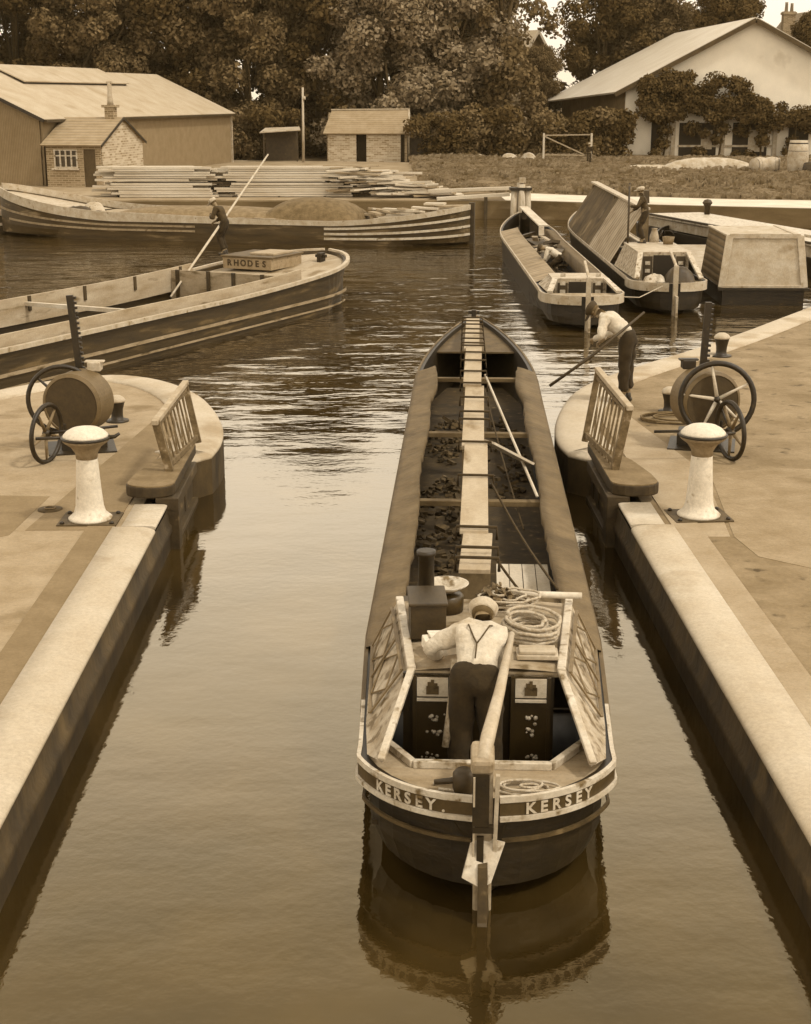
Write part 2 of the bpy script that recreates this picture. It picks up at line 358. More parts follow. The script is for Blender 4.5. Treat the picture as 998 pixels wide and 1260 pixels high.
# lighter concrete apron and dark patches on the quays
def patch(pts, z, m, name, lab):
    b = MB(); b.prism(pts, z-.01, z); return tag(b.build(name, m), lab, kind='structure')
patch([(-3.42, 17.4), (-3.42, 23.9), (-3.82, 23.9), (-4.45, 17.4)], ZQ+.006, COPE2, 'paving', 'dark paving strip by left gate')
patch([(3.72, 17.0), (3.72, 24.5), (4.0, 24.9), (4.55, 20.2), (4.2, 17.0)], ZQ+.006, mat('pale_strip', .33), 'paving', 'pale paving strip by right gate')
patch([(-9, -10), (-9, 15.3), (-6.2, 15.9), (-4.6, 17.2), (-4.5, 19.0), (-5.6, 19.1), (-7.5, 18.7), (-20, 18.0), (-20, -10)], ZQ+.004, mat('grey_apron', .15, .2, 1.5, .95, .3), 'paving', 'grey apron left of the lock')
patch([(4.25, 17.0), (4.62, 20.1), (5.6, 20.4), (9.5, 20.0), (16, 19.6), (16, 16.6), (9, 16.9), (6.4, 16.5), (4.9, 15.7), (4.35, 16.2)], ZQ+.005, mat('right_apron', .20, .22, 2.2, .9, .35, bscale=14, spots=(.12, 1.4, .6)), 'paving', 'smooth apron right of the right capstan')
# far bank
GRASSG = mat('rough_grass_ground', .11, .5, .9, .95, .5, spots=(.17, .35, .58))
def far_ground():
    edge = [(-250, 84), (-60, 84), (-40, 82), (-22, 79), (-16.5, 73.3), (2.5, 73.3), (7.0, 73.4), (13, 70.4), (19.6, 67.9), (40, 62), (90, 66), (250, 70)]
    rows = []
    xs = sorted(set([e[0] for e in edge]+list(np.arange(-56, 60, 2.0))))
    def ey(x):
        for (a, ya), (c, yc) in zip(edge[:-1], edge[1:]):
            if a <= x <= c: return ya+(yc-ya)*(x-a)/(c-a)
    for s_ in [0, .3, 2, 4, 6, 8, 11, 14, 18, 23, 28, 34, 42, 55, 80, 200, 2200]:
        row = []
        for x in xs:
            y = ey(x)+s_ if s_ < 80 else 70+s_
            z = .85
            if s_ > 6 and x > 2: z += min(.35, (s_-6)*.03)+.12*math.sin(x*.5+s_*.4)+.08*math.sin(x*1.3)
            if s_ > 100: z = 1.0
            row.append((x, y, z))
        rows.append(row)
    b = MB(); b.grid(rows, smooth=True); tag(b.build('ground', GRASSG), 'far bank ground', kind='structure')
    bk = MB(); bk.grid([[(x, ey(x), -.6) for x in xs], [(x, ey(x), .85) for x in xs]])
    tag(bk.build('canal_bank', mat('bank_wall', .10, .4, .8, .9, .4, stretch=(.3, 1, 2), spots=(.25, .7, .6))), 'far bank wall', kind='structure')
    # pale towpath strip
    p = MB(); x1 = [x for x in xs if 6 <= x <= 90]
    p.grid([[(x, ey(x)+.25, .862) for x in x1], [(x, ey(x)+5.6+.3*math.sin(x), .872) for x in x1]])
    tag(p.build('towpath', mat('pale_gravel', .52, .15, .7, .95, .2)), 'pale towpath', kind='structure')
    return ey
EY = far_ground()
# yard surface behind the timber
b = MB(); b.prism([(-16, 73.6), (2, 73.6), (5, 84), (10, 114), (-24, 126), (-40, 100), (-22, 81)], .84, .9); tag(b.build('yard', mat('yard_dirt', .22, .3, .8, .95, .3)), 'dirt yard behind the timber', kind='structure')

# ------------------------------------------------------------------ gates
def gate(x, sgn, lab):
    """open gate leaf lying in its recess; sgn=+1 left wall (water on +x)"""
    t = thing('lock_gate', lab, 'lock gate', (x, 18.4, 0)); DK = mat('wet_timber', .035, .5, 3, .7, .5, stretch=(1, .4, 1), spots=(.14, 6, .6), bscale=8, dist=.03)
    # leaf of heavy planks
    b = MB()
    for i in range(8):
        y = .45+i*.29; b.box((sgn*(-.08+random.uniform(-.01, .012)), y, .12), (.18, .27, 1.05))
    for z in (.52, -.02): b.box((sgn*.04, 1.4, z), (.10, 2.3, .16))
    b.box((sgn*.0, .25, .2), (.3, .26, 1.0)); b.build('gate_leaf', DK, t, bevel=.012)
    # walkway with its rounded heel end
    pl = [(sgn*.08, .35)]+[(sgn*(-.24+.32*math.cos(R(a))), .32+.22*math.sin(R(a))) for a in range(-20, -200, -20)]+[(sgn*-.54, .7), (sgn*-.40, 1.5), (sgn*-.14, 2.2), (sgn*.04, 2.6), (sgn*.08, 2.6)]
    b = MB(); b.prism(pl, ZQ+.10, ZQ+.25); b.build('walkway', mat('walkway_side', .028, .4, 5, .7, .3), t, bevel=.02)
    pc = [(p[0]*.97, p[1]*.99+.01) for p in pl]; b = MB(); b.prism(pc, ZQ+.245, ZQ+.262); b.build('walkway_deck', mat('walkway_top', .13, .3, 4, .9, .3), t)
    # handrail leaning back from the water
    r = thing_part('handrail', t)
    zb = ZQ+.26; lt = .70 if sgn > 0 else .88
    Bn, Bf = Vector((sgn*-.07, .95, zb)), Vector((sgn*.09, 2.85, zb-.05)); Tn, Tf = Vector((sgn*-.22, .90, zb+lt)), Vector((sgn*-.09, 2.92, zb+lt+.13))
    HB = mat('rail_timber', .10, .5, 8, .8, .3, spots=(.30, 8, .60))
    b = MB(); b.beam(Tn+(Tn-Tf)*.04, Tf+(Tf-Tn)*.04, .09, .07); b.build('top_rail', mat('rail_top', .30, .2, 6, .8, .2), r, bevel=.01)
    b = MB(); b.beam(Bn, Tn, .11, .07, up=(0, 1, 0)); b.beam(Bf, Tf, .09, .06, up=(0, 1, 0)); b.beam(Bn+(Tn-Bn)*.1, Bf+(Tf-Bf)*.1, .05, .08); b.beam(Bn+(Tn-Bn)*.9, Bf+(Tf-Bf)*.9, .04, .05); b.build('rail_frame', HB, r, bevel=.006)
    for k in range(8):
        f = .1+k*.105; b = MB(); b.beam(Bn+(Bf-Bn)*f, Tn+(Tf-Tn)*f, .024, .03, up=(0, 1, 0)); b.build('rail_bar', HB, r)
        if k % 2 == 0 and k < 7: b = MB(); b.beam(Bn+(Bf-Bn)*f, Tn+(Tf-Tn)*(f+.16), .02, .022, up=(0, 1, 0)); b.build('rail_bar', HB, r)
    return t
def thing_part(name, parent, loc=(0, 0, 0)):
    o = bpy.data.objects.new(name, None); COL.objects.link(o); o.parent = parent; o.location = loc; o.empty_display_size = .1; return o
gate(-2.86, 1, 'left lock gate folded open with railing and rounded walkway end')
gate(3.07, -1, 'right lock gate folded open beneath the stooping man')

# ------------------------------------------------------------------ winches, capstans, bollards
def wheel(name, r, rt, parent, c, ax, spokes=5, ms=IRON, mr=IRON, hub=.06):
    """hand wheel: ax = axis direction"""
    M = Vector((0, 0, 1)).rotation_difference(Vector(ax)).to_matrix()
    e = thing_part(name, parent, c)
    b = MB(); b.tube([M@Vector((r*math.cos(t), r*math.sin(t), 0)) for t in [2*math.pi*k/40 for k in range(40)]], rt, 8, closed=True); b.build('rim', mr, e)
    for k in range(spokes):
        a = 2*math.pi*k/spokes+.35; b = MB()
        b.tube([M@Vector((hub*.6*math.cos(a), hub*.6*math.sin(a), .01)), M@Vector((r*math.cos(a), r*math.sin(a), 0))], [.032, .016], 6); b.build('spoke', ms, e)
    b = MB(); b.lathe([(0, -.05), (hub*.8, -.05), (hub, 0), (hub*.7, .05), (0, .06)], 16, M=M); b.build('hub', IRON, e)
    return e
def rack(parent, x, y, z0, h, lean=0):
    b = MB(); b.beam((x, y, z0), (x+lean, y, z0+h), .10, .07, up=(0, 1, 0))
    n = int(h/.075)
    for k in range(n):
        f = (k+.5)/n
        if f > .08: b.box((x+lean*f+.065, y, z0+h*f), (.05, .06, .035))
    return b.build('toothed_rack', IRON, parent)
def winch(loc, s, lab, lite):
    """s=+1: axis towards camera, wheels on the -x side (left winch); s=-1 mirrored"""
    t = thing('gate_winch', lab, 'winch', loc)
    My = Matrix.Rotation(R(90), 3, 'X')@Matrix.Identity(3)
    drumz = .72; r = .47
    yaw = Matrix.Rotation(R(-13*s), 3, 'Z')
    M = yaw@My
    b = MB(); b.lathe([(0, -.24), (r-.02, -.24), (r, -.22), (r, .26), (r-.05, .30), (r-.06, .285), (0, .285)], 48, c=(0, 0, drumz), M=M, smooth=False)
    b.build('drum_cover', mat('drum_side', .09, .25, 4, .6, .2), t)
    b = MB(); b.lathe([(0, .286), (r-.06, .286), (r-.06, .292), (0, .294)], 40, c=(0, 0, drumz), M=M, smooth=False); b.build('drum_face', mat('drum_face_shade', .035, .25, 9, .7, .15), t)  # face coloured darker than the side, its shade put into the tone
    # dark underside gear case
    b = MB(); b.box((s*-.05, -.02, .22), (.50, .42, .44), rz=R(14*s)); b.box((s*.02, .12, .1), (.66, .55, .2), rz=R(14*s)); b.build('gear_case', IRON, t, bevel=.02)
    b = MB(); b.box((0, 0, .012), (1.0, .9, .024), rz=R(14*s)); b.build('base_plate', IRON, t)
    b = MB(); b.box((s*.22, .25, r+drumz+.03), (.2, .22, .14)); b.box((s*.22, .25, r+drumz+.10), (.30, .14, .03)); b.build('cap_block', CREAM if s > 0 else IRON, t, bevel=.03)
    return t
WL = winch((-4.63, 21.85, ZQ), 1, 'left gate winch with round dark drum cover and two hand wheels', False)
wheel('hand_wheel', .50, .035, WL, (-.25, -.02, .76), (-.2, .98, 0))
wheel('hand_wheel', .42, .035, WL, (-.30, -.95, .44), (-.93, .30, .05), ms=GREYIRON)
b = MB(); b.tube([(-.30, -.95, .44), (.75, -1.02, .56)], .022, 8); b.build('crank_shaft', IRON, WL)
rack(WL, -.02, .35, .9, 1.38, lean=-.10)
WR = winch((4.88, 21.9, ZQ), -1, 'right gate winch with spoked wheel before its dark drum cover', True)
wheel('hand_wheel', .54, .042, WR, (.10, -.42, .80), (-.16, -.98, .05), ms=PALEWOOD)
wheel('hand_wheel', .42, .036, WR, (.20, -.95, .44), (.95, .25, .05), ms=GREYIRON)
b = MB(); b.tube([(.2, -.95, .44), (-.95, -1.1, .46)], .022, 8); b.tube([(.2, -.95, .44), (.1, -.42, .80)], .02, 8); b.build('crank_shaft', IRON, WR)
rack(WR, .02, .35, .9, 1.25, lean=.04)
def capstan(loc, lab, turn):
    t = thing('capstan', lab, 'capstan', loc, turn)
    CP = mat('capstan_paint', .52, .15, 3, .6, .2, spots=(.22, 6, .60), bscale=14)
    b = MB(); b.lathe([(.27, .02), (.275, .045), (.25, .065), (.20, .11), (.175, .20), (.155, .45), (.135, .78), (.13, .84)], 32); b.build('column', CP, t)
    b = MB(); b.lathe([(.132, .80), (.14, .88), (.19, .96), (.27, 1.02), (.29, 1.04), (.29, 1.06)], 32); b.build('collar', mat('collar_paint', .17, .4, 6, .7, .2, spots=(.05, 5, .6)), t)
    b = MB(); b.lathe([(.305, 1.06), (.31, 1.075), (.30, 1.09)], 32); b.build('flange_ring', IRON, t)
    b = MB(); b.lathe([(.285, 1.085), (.278, 1.11), (.235, 1.155), (.17, 1.19), (.08, 1.21), (0, 1.215)], 32); b.build('dome', CP, t)
    b = MB(); b.box((0, 0, .012), (.74, .60, .024)); b.build('base_plate', mat('plate_iron', .05, .4, 5, .7, .2), t)
    for x, y in ((-.31, -.24), (.31, -.24), (.31, .24), (-.31, .24)):
        b = MB(); b.lathe([(.03, .024), (.03, .045), (.015, .055), (0, .055)], 6, c=(x, y, 0)); b.build('bolt', IRON, t)
    return t
cl = capstan((-3.73, 17.85, ZQ), 'white domed capstan on the left lock side below the drum winch', 0)
b = MB(); b.tube([(.24, 0, 1.07), (.36, .02, 1.08), (.42, .02, 1.12)], [.03, .025, .018], 8); b.build('handle', IRON, cl); b = MB(); b.tube([(-.28, 0, 1.07), (-.62, .0, 1.06)], .02, 8); b.build('handle', IRON, cl)
cr_ = capstan((4.0, 17.9, ZQ), 'white domed capstan on the right lock side before the spoked wheels', R(5))
b = MB(); b.tube([(.26, 0, 1.07), (.42, .02, 1.08)], [.03, .018], 8); b.build('handle', IRON, cr_)
def bollard(loc, lab, k=1.0):
    t = thing('bollard', lab, 'bollard', loc, group='small iron bollards with pale caps')
    b = MB(); b.lathe([(.19*k, 0), (.19*k, .025), (.11*k, .03), (.095*k, .10), (.10*k, .20), (.13*k, .31*k), (.135*k, .33*k)], 20); b.build('post', IRON, t)
    b = MB(); b.lathe([(.145*k, .33*k), (.15*k, .355*k), (.12*k, .40*k), (.07*k, .43*k), (0, .44*k)], 20); b.build('cap', CREAM, t)
    return t
bollard((-4.42, 23.75, ZQ), 'small iron bollard with pale cap right of the left winch drum')
bollard((4.84, 24.35, ZQ), 'small iron bollard with pale cap just left of the right winch')
bollard((6.96, 29.9, ZQ), 'small iron bollard with pale cap beyond the right winch at the quay edge', 1.12)
# dark round disc and ring lying on the left quay
t = thing('dark_disc', 'small round dark disc lying left of the left capstan', 'cover', (-4.35, 18.35, ZQ))
b = MB(); b.lathe([(.16, .0), (.16, .014), (0, .02)], 20); b.build('plate', mat('disc_dark', .05, .4, 9, .8, .3), t)
b = MB(); b.tube([(.07*math.cos(a), .07*math.sin(a), .03) for a in [2*math.pi*k/16 for k in range(16)]], .01, 6, closed=True); b.build('ring', GREYIRON, t)
# rope flaked round the bollard behind the right winch
b = MB(); pts = []
for k in range(70):
    a = k*.33; rr = .34+.10*math.sin(k*.21); pts.append((rr*1.5*math.cos(a), rr*math.sin(a), .02+.012*(k//19)))
b.tube(pts, .016, 6); o = b.build('rope', mat('old_rope', .10, .3, 20, .9, .4)); o.location = (4.9, 23.7, ZQ); tag(o, 'loose rope coiled on the ground below the bollard left of the right winch', 'rope')
# ------------------------------------------------------------------ boats
def hull_mesh(L, hb, hw, zg, floor=.12, thick=.07, n=60, zb=-.35, bow_plan=None, stern_u=0.0, u0=0.0):
    """local frame: y along the boat from stern (0) to bow (L), x right, z up"""
    us = [u0+(L-u0)*(.5-.5*math.cos(math.pi*i/n)) for i in range(n+1)]
    rows = []
    for u in us:
        g = max(hb(u), .012); wl = max(min(hw(u), g), .01); t = min(thick, g*.6); z = zg(u)
        q_ = .35+.30*max(0, 1-u/4); mid = wl*q_+g*(1-q_)
        rows.append([(-wl*.8, u, zb), (-wl, u, -.02), (-mid, u, z*.42), (-g, u, z-.02), (-g, u, z), (-(g-t), u, z), (-(g-t)*.98, u, floor+.25*(z-floor)), (-(g-t)*.9, u, floor),
                     ((g-t)*.9, u, floor), ((g-t)*.98, u, floor+.25*(z-floor)), (g-t, u, z), (g, u, z), (g, u, z-.02), (mid, u, z*.42), (wl, u, -.02), (wl*.8, u, zb)])
    b = MB(); b.grid(rows, smooth=False); return b
def edge_strip(b, L, hb, u0, u1, z0, z1, out, sides=(-1, 1), n=40, t=.03):
    """a rubbing strip fixed outside the hull line; z0/z1 functions of u"""
    for sd_ in sides:
        rows = []
        for i in range(n+1):
            u = u0+(u1-u0)*i/n; du = .02
            g = hb(u); dg = (hb(min(L, u+du))-hb(max(0, u-du)))/(min(L, u+du)-max(0, u-du)); nn = Vector((1, -dg)); nn.normalize()
            p = [(sd_*(g+nn.x*o), u+nn.y*o, z) for o, z in ((-.01, z0(u)), (out, z0(u)), (out, z1(u)), (-.01, z1(u)))]
            rows.append(p+[p[0]])
        b.grid(rows); b.add(rows[0][:4], [(0, 1, 2, 3)]); b.add(rows[-1][:4], [(3, 2, 1, 0)])
    return b
def nb_hb(L=22.0, B=1.08, st=1.5, bo=5.6, p=2.0):
    def f(u):
        u = min(max(u, 0), L)
        g = B
        if u < st: g = B*max(0, 1-((st-u)/st)**2.3)**.5
        if u > L-bo: g = min(g, B*max(0, (1-((u-(L-bo))/bo)**2.1))**.85)
        return g
    return f
def nb_hw(L, hb, B=1.05, sw=5.5):
    def f(u):
        if u < .35: return .02
        return min(hb(u), .04+B*min(1, ((u-.35)/sw))**.62, max(.02, B*min(1, (L-.5-u)/5.0))**1.0 if L-.5-u > 0 else .02)
    return f
# ---- the boat in the lock
KL = 22.2
K = thing('narrowboat', 'long open wooden narrowboat in the lock with tall rudder and lettered stern', 'boat', (.72, 9.40, 0), R(-3.2))
KU = .27
_kh = nb_hb(KL-KU, 1.09, 1.35, 6.0)
def khb(u): return min(_kh(max(0, u-KU)), .985+.105*min(1, max(0, u-1.2)/2.4))
khw = (lambda u: .02 if u < .42 else min(khb(u)-.015, .03+1.02*min(1, (u-.42)/2.9)**.75, max(.02, 1.05*min(1, (KL-.5-u)/5.0))))
def kz(u): return .80+.05*max(0, 1-u/1.5)+.42*max(0, (u-14)/8.2)**2.0
hullo = hull_mesh(KL, khb, khw, kz, u0=KU-.002).build('hull', HULLM, K)
b = MB(); edge_strip(b, KL, khb, KU+.004, 2.1, lambda u: kz(u)-.032, lambda u: kz(u)+.016, .022); b.build('stern_band', WHITE, K)
b = MB(); edge_strip(b, KL, khb, KU+.004, 1.9, lambda u: kz(u)-.178, lambda u: kz(u)-.140, .034); b.build('stern_band', WHITE, K)
b = MB(); edge_strip(b, KL, khb, KU+.004, 2.0, lambda u: kz(u)-.140, lambda u: kz(u)-.032, .014); b.build('name_band', mat('name_band_paint', .045, .3, 6, .5, .1), K)
b = MB(); edge_strip(b, KL, lambda u: khb(u)-.03, KU+.01, 2.6, lambda u: kz(u)-.36, lambda u: kz(u)-.33, .012); b.build('hull_strake', mat('strake_worn', .05, .5, 6, .6, .3, spots=(.12, 6, .6)), K)
b = MB(); edge_strip(b, KL, khb, 1.9, KL-.02, lambda u: kz(u)-.09, lambda u: kz(u)+.012, .028, n=70); edge_strip(b, KL, khb, 1.9, KL-.4, lambda u: kz(u)-.33, lambda u: kz(u)-.27, .02, n=60); b.build('gunwale_rubber', mat('gunwale_wood', .075, .4, 5, .7, .3, stretch=(1, .2, 1), spots=(.18, 6, .6)), K)
def name_on(side, text, s0, step, size, zc):
    # arc-length table along the stern outline
    tab = [(0.0, KU)]; u = 0; pts = [(khb(KU), KU)]
    N = 800
    for i in range(1, N+1):
        u = KU+2.2*(i/N)**2; pts.append((khb(u), u)); tab.append((tab[-1][0]+math.hypot(pts[-1][0]-pts[-2][0], pts[-1][1]-pts[-2][1]), u))
    def place(i, n):
        s = s0+step*((n-1-i) if side < 0 else i)
        for (a, ua), (c, uc) in zip(tab[:-1], tab[1:]):
            if c >= s: u = ua+(uc-ua)*(s-a)/max(1e-9, c-a); break
        e = .01; t = Vector((side*(khb(u+e)-khb(max(0, u-e))), min(u+e, 9)-max(0, u-e), 0)).normalized()
        if side < 0: t = -t
        # reading direction: left half runs from outboard to the rudder, right half from the rudder outboard
        nrm = t.cross(Vector((0, 0, 1)))
        p = Vector((side*khb(u), u, kz(u)+zc))+nrm*.017
        M = Matrix((t, Vector((0, 0, 1)), nrm)).transposed().to_4x4(); M.translation = p
        return M
    return letters(text, size, place, 'lettering', WHITE, K, depth=.003)
name_on(-1, 'KERSEY.', .32, .098, .125, -.130)
name_on(1, 'KERSEY', .32, .104, .125, -.130)
# stern deck with white edged well
well = [(-.86, 1.36), (-.56, .86), (.50, .86), (.82, 1.36)]
def rim_pts(side, k=18): return [(side*(khb(u)-.03), u) for u in [1.15*(1-i/k)**1.6+KU+.03 for i in range(k+1)]]
poly = [(-.95, 1.43)]+[(x, y) for x, y in rim_pts(-1)]+[(x, y) for x, y in rim_pts(1)[::-1]]+[(.95, 1.43)]+[(.82, 1.40), (.50, .88), (-.56, .88), (-.86, 1.40)]
b = MB(); b.prism(poly, .755, .795); b.build('stern_deck', mat('deck_boards', .24, .35, 5, .75, .2, stretch=(.3, 1, 1), spots=(.09, 5, .6)), K)
b = MB()
for p, q in zip(well[:-1], well[1:]): b.beam((p[0], p[1], .825), (q[0], q[1], .825), .055, .06)
b.build('well_coaming', WHITE, K, bevel=.006)
# cabin
CR = [(-.78, 3.25), (-.60, 1.58), (.60, 1.58), (.78, 3.25)]
zr = 1.30
rows = []
for i in range(9):
    f = i/8; y = 1.58+f*(3.25-1.58); wv = .60+.18*f
    rows.append([(x*wv, y, zr+.035*(1-x*x)) for x in [-1+2*j/10 for j in range(11)]])
b = MB(); b.grid(rows, smooth=True); b.prism(CR, zr-.04, zr-.002); b.build('cabin_roof', mat('roof_paint', .25, .4, 4, .7, .3, spots=(.09, 4, .54)), K)
PANEL = mat('panel_paint', .30, .4, 6, .6, .25, spots=(.09, 8, .52))
for sd_ in (-1, 1):
    b = MB(); b.slab([(sd_*.78, 3.25, zr-.01), (sd_*.60, 1.58, zr-.01), (sd_*.80, .72, .90), (sd_*.91, .98, .83), (sd_*.96, 1.6, .82), (sd_*1.02, 3.25, .82)][::sd_], .035)
    pn = b.build('cabin_side', PANEL, K)
    b = MB()
    def onp(f, g):      # panel coords: f along, g up
        lo = Vector((sd_*(.96+.07*f), 1.55+f*1.65, .835)); hi = Vector((sd_*(.615+.18*f), 1.60+f*1.62, zr+.015)); return lo+(hi-lo)*g+Vector((sd_*.022, 0, .015))
    for P in (((.04, .12), (.96, .12)), ((.96, .12), (.96, .88)), ((.96, .88), (.04, .88)), ((.04, .88), (.04, .12)), ((.5, .12), (.5, .88))): b.beam(onp(*P[0]), onp(*P[1]), .03, .014)
    for c0 in (.04, .5):
        m_ = c0+.23
        for P in (((m_, .14), (c0+.03, .5)), ((c0+.03, .5), (m_, .86)), ((m_, .86), (c0+.43, .5)), ((c0+.43, .5), (m_, .14))): b.beam(onp(*P[0]), onp(*P[1]), .012, .012)
    b.build('panel_moulding', mat('moulding_paint', .12, .3, 6, .6, .1), pn)
    b = MB(); b.beam((sd_*.775, 3.27, zr+.03), (sd_*.60, 1.55, zr+.03), .07, .04); b.build('roof_edge_board', WHITE, K, bevel=.01)
    b = MB(); b.beam((sd_*.60, 1.57, zr+.02), (sd_*.80, .70, .925), .06, .04); b.build('side_coaming', WHITE, K, bevel=.01)
b = MB(); b.box((-.06, 1.60, .75), (1.22, .04, 1.06)); b.build('bulkhead', mat('bulkhead_black', .018, .3, 6, .4, .1), K)
b = MB(); b.box((0, 3.26, .78), (1.6, .04, 1.0)); b.build('bulkhead', DARKWOOD, K)
b = MB(); b.box((-.03, 1.22, .32), (1.7, .72, .04)); b.build('well_floor', DARKWOOD, K)
for sd_, cx in ((-1, -.43), (1, .36)):
    d = thing_part('cabin_door', K, (cx, 1.53, 0))
    b = MB(); b.box((0, 0, .78), (.27, .035, .98)); b.box((-.145, .0, .78), (.03, .05, 1.0)); b.box((.145, .0, .78), (.03, .05, 1.0)); b.build('door_leaf', mat('door_black', .02, .3, 6, .35, .1), d)
    b = MB(); b.box((0, -.021, 1.19), (.25, .012, .16)); b.build('painted_panel', WHITE, d)
    b = MB(); b.box((0, -.03, 1.165), (.10, .01, .07)); b.box((-.025, -.03, 1.21), (.03, .01, .05)); b.box((.025, -.03, 1.20), (.03, .01, .05)); b.box((0, -.032, 1.22), (.025, .01, .07)); b.build('castle_painting', mat('castle_dark', .05, .3, 20, .6, .1), d)
    b = MB()
    for z in (1.085, .49): b.box((0, -.03, z), (.25, .03, .02))
    b.build('door_rail', WHITE, d)
    b = MB(); random.seed(3+sd_)
    for k in range(26):
        z = random.choice([.92, .80, .58, .55]); x = random.gauss(0, .045); zz = z+random.gauss(0, .025); r = random.uniform(.009, .02)
        b.lathe([(r, 0), (r*.6, .008), (0, .01)], 7, c=(x, -.02, zz), M=Matrix.Rotation(R(90), 3, 'X'))
    b.build('painted_roses', mat('rose_paint', .34, .6, 40, .5, 0), d)
# planks over the hold and their stands
def kw(px, py, z):   # note: measured once from the plan of the boat, not used at run time
    pass
PT = 1.50
ties = [3.72, 4.05, 4.75, 6.85, 8.55, 9.9, 10.4, 11.4, 12.5, 13.5, 14.5, 15.3, 16.0, 16.35, 17.0, 17.8, 18.5, 19.3, 19.9, 20.5]
secs = [(3.55, 4.75), (4.72, 8.60), (8.55, 12.6), (12.5, 16.1), (16.0, 20.9)]
for i, (a, c) in enumerate(secs):
    za = PT-.0+.035*(i % 2); zc_ = za-(.18 if i == 4 else 0)
    b = MB(); b.beam((-.09, a, za), (-.05, c, zc_), .295-.006*i, .045); b.build('top_plank', mat('walk_plank', .30, .2, 3, .8, .2, stretch=(1, .3, 1), spots=(.16, 4, .58)), K, bevel=.006)
for y in ties:
    z = PT+.01-(.18*max(0, (y-16)/4.9)); b = MB(); b.tube([(-.27, y, z-.06), (-.265, y+.01, z+.075), (.14, y-.01, z+.075), (.145, y, z-.06)], .017, 5); b.build('lashing', mat('lashing_dark', .03, .3, 20, .9, .2), K)
for y, hh in ((4.5, 1.48), (8.5, 1.48), (12.4, 1.48), (16.0, 1.48), (20.3, 1.34)):
    b = MB(); b.box((-.07, y, (hh+.1)/2), (.30, .06, hh-.12)); b.build('stand', mat('stand_paint', .10, .5, 5, .7, .2), K)
for y, z in ((4.75, .78), (8.5, .80), (12.4, .80), (16.6, .86)):
    b = MB(); b.box((0, y, z), (2.02, .13, .07)); b.build('cross_beam', mat('beam_wood', .10, .4, 6, .8, .3, stretch=(.2, 1, 1)), K, bevel=.008)
# side cloths along the hold
for sd_ in (-1, 1):
    rows = []; rng = random.Random(5+sd_)
    for i in range(90):
        u = 3.3+(17.2-3.3)*i/89; g = khb(u); z = kz(u); w_ = .32+.02*math.sin(u*1.1)+rng.uniform(-.012, .012)
        if u > 14.5: w_ += .10*math.sin((u-14.5)/2.7*math.pi)
        lift = .085+.02*math.sin(u*.9+sd_)+rng.uniform(-.012, .012)
        rows.append([(sd_*(g+.005), u, z-.06), (sd_*(g+.012), u, z+.03), (sd_*(g-.05), u, z+.05), (sd_*(g-w_*.6), u, z+.05+lift*.55+rng.uniform(-.012, .012)), (sd_*(g-w_), u, z+.05+lift), (sd_*(g-w_-.01), u, z+lift-.05), (sd_*(g-w_+.08), u, z-.02)])
    b = MB(); b.grid(rows, smooth=True, flip=sd_ < 0); b.build('side_cloth', TARP, K)
# hold: boards, frames
b = MB(); b.box((0, 11.5, .135), (1.75, 16.0, .03)); b.build('hold_floor', mat('hold_dark', .03, .6, 3, .9, .4, spots=(.10, 6, .6)), K)
b = MB()
for k in range(18):
    y = 4.0+k*.78
    for sd_ in (-1, 1): b.box((sd_*(khb(y)-.13), y, .44), (.07, .09, .60))
b.build('hull_frames', DARKWOOD, K)
fd = [(s_*(khb(u)-.05), u) for s_, u in [(-1, 19.4), (-1, 20.2), (-1, 21), (-1, 21.6), (-1, 22.0), (1, 22.0), (1, 21.6), (1, 21), (1, 20.2), (1, 19.4)]]
b = MB(); b.prism(fd, lambda x, y: kz(y)-.12, lambda x, y: kz(y)-.09); b.build('fore_deck', mat('fore_deck_wood', .07, .4, 4, .7, .3), K)
b = MB(); b.box((0, 22.10, .55), (.14, .20, 1.35), rx=R(-6)); b.build('stem_post', GREYIRON, K, bevel=.02)
b = MB(); b.box((-.03, 21.55, 1.28), (.10, .10, .30)); b.box((-.03, 21.55, 1.38), (.24, .07, .06)); b.build('bow_bitt', IRON, K, bevel=.01)
# hold clutter that belongs to the boat is laid loose, so each is a thing of its own
def loose(name, bb, m, lab, cat, loc, rz=0, group=None, bevel=0):
    o = bb.build(name, m, None, bevel=bevel); o['kind'] = 'stuff' if name == 'rubble_heap' else ''
    if name != 'rubble_heap': del o['kind']
    Mx = Matrix.Translation(K.location)@Matrix.Rotation(K.rotation_euler.z, 4, 'Z')
    o.location = Mx@Vector(loc); o.rotation_euler = (0, 0, K.rotation_euler.z+rz); return tag(o, lab, cat, group)
b = MB()
for k in range(4): b.beam((-.22+k*.15, -.9, .02), (-.20+k*.15, .9, .02), .14, .03)
b2 = loose('floor_boards', b, PALEWOOD, 'pale boards laid low in the hold right of the plank walk', 'boards', (.46, 5.9, .50), 0)
b = MB(); b.box((0, 0, .13), (.36, .44, .26)); b.box((0, 0, .27), (.39, .47, .02)); loose('crate', b, mat('crate_wood', .17, .4, 5, .8, .3), 'low wooden box on the hold floor left of the plank walk near the cabin', 'crate', (-.42, 5.4, .16), .1, bevel=.006)
random.seed(12)
def heap(name, n, rx, ry, rz_, m, lab, cat, loc, size=(.03, .11)):
    vs = MB()
    for k in range(n):
        a = random.uniform(0, 2*math.pi); r = math.sqrt(random.random()); x = rx*r*math.cos(a); y = ry*r*math.sin(a); z = max(.02, rz_*(1-r*r)*random.random()); q = random.uniform(*size)
        vs.box((x, y, z), (q, q*random.uniform(.5, 1.6), q*.5), rz=random.uniform(0, 3), rx=random.uniform(-.5, .5), ry=random.uniform(-.5, .5))
    return loose(name, vs, m, lab, cat, loc)
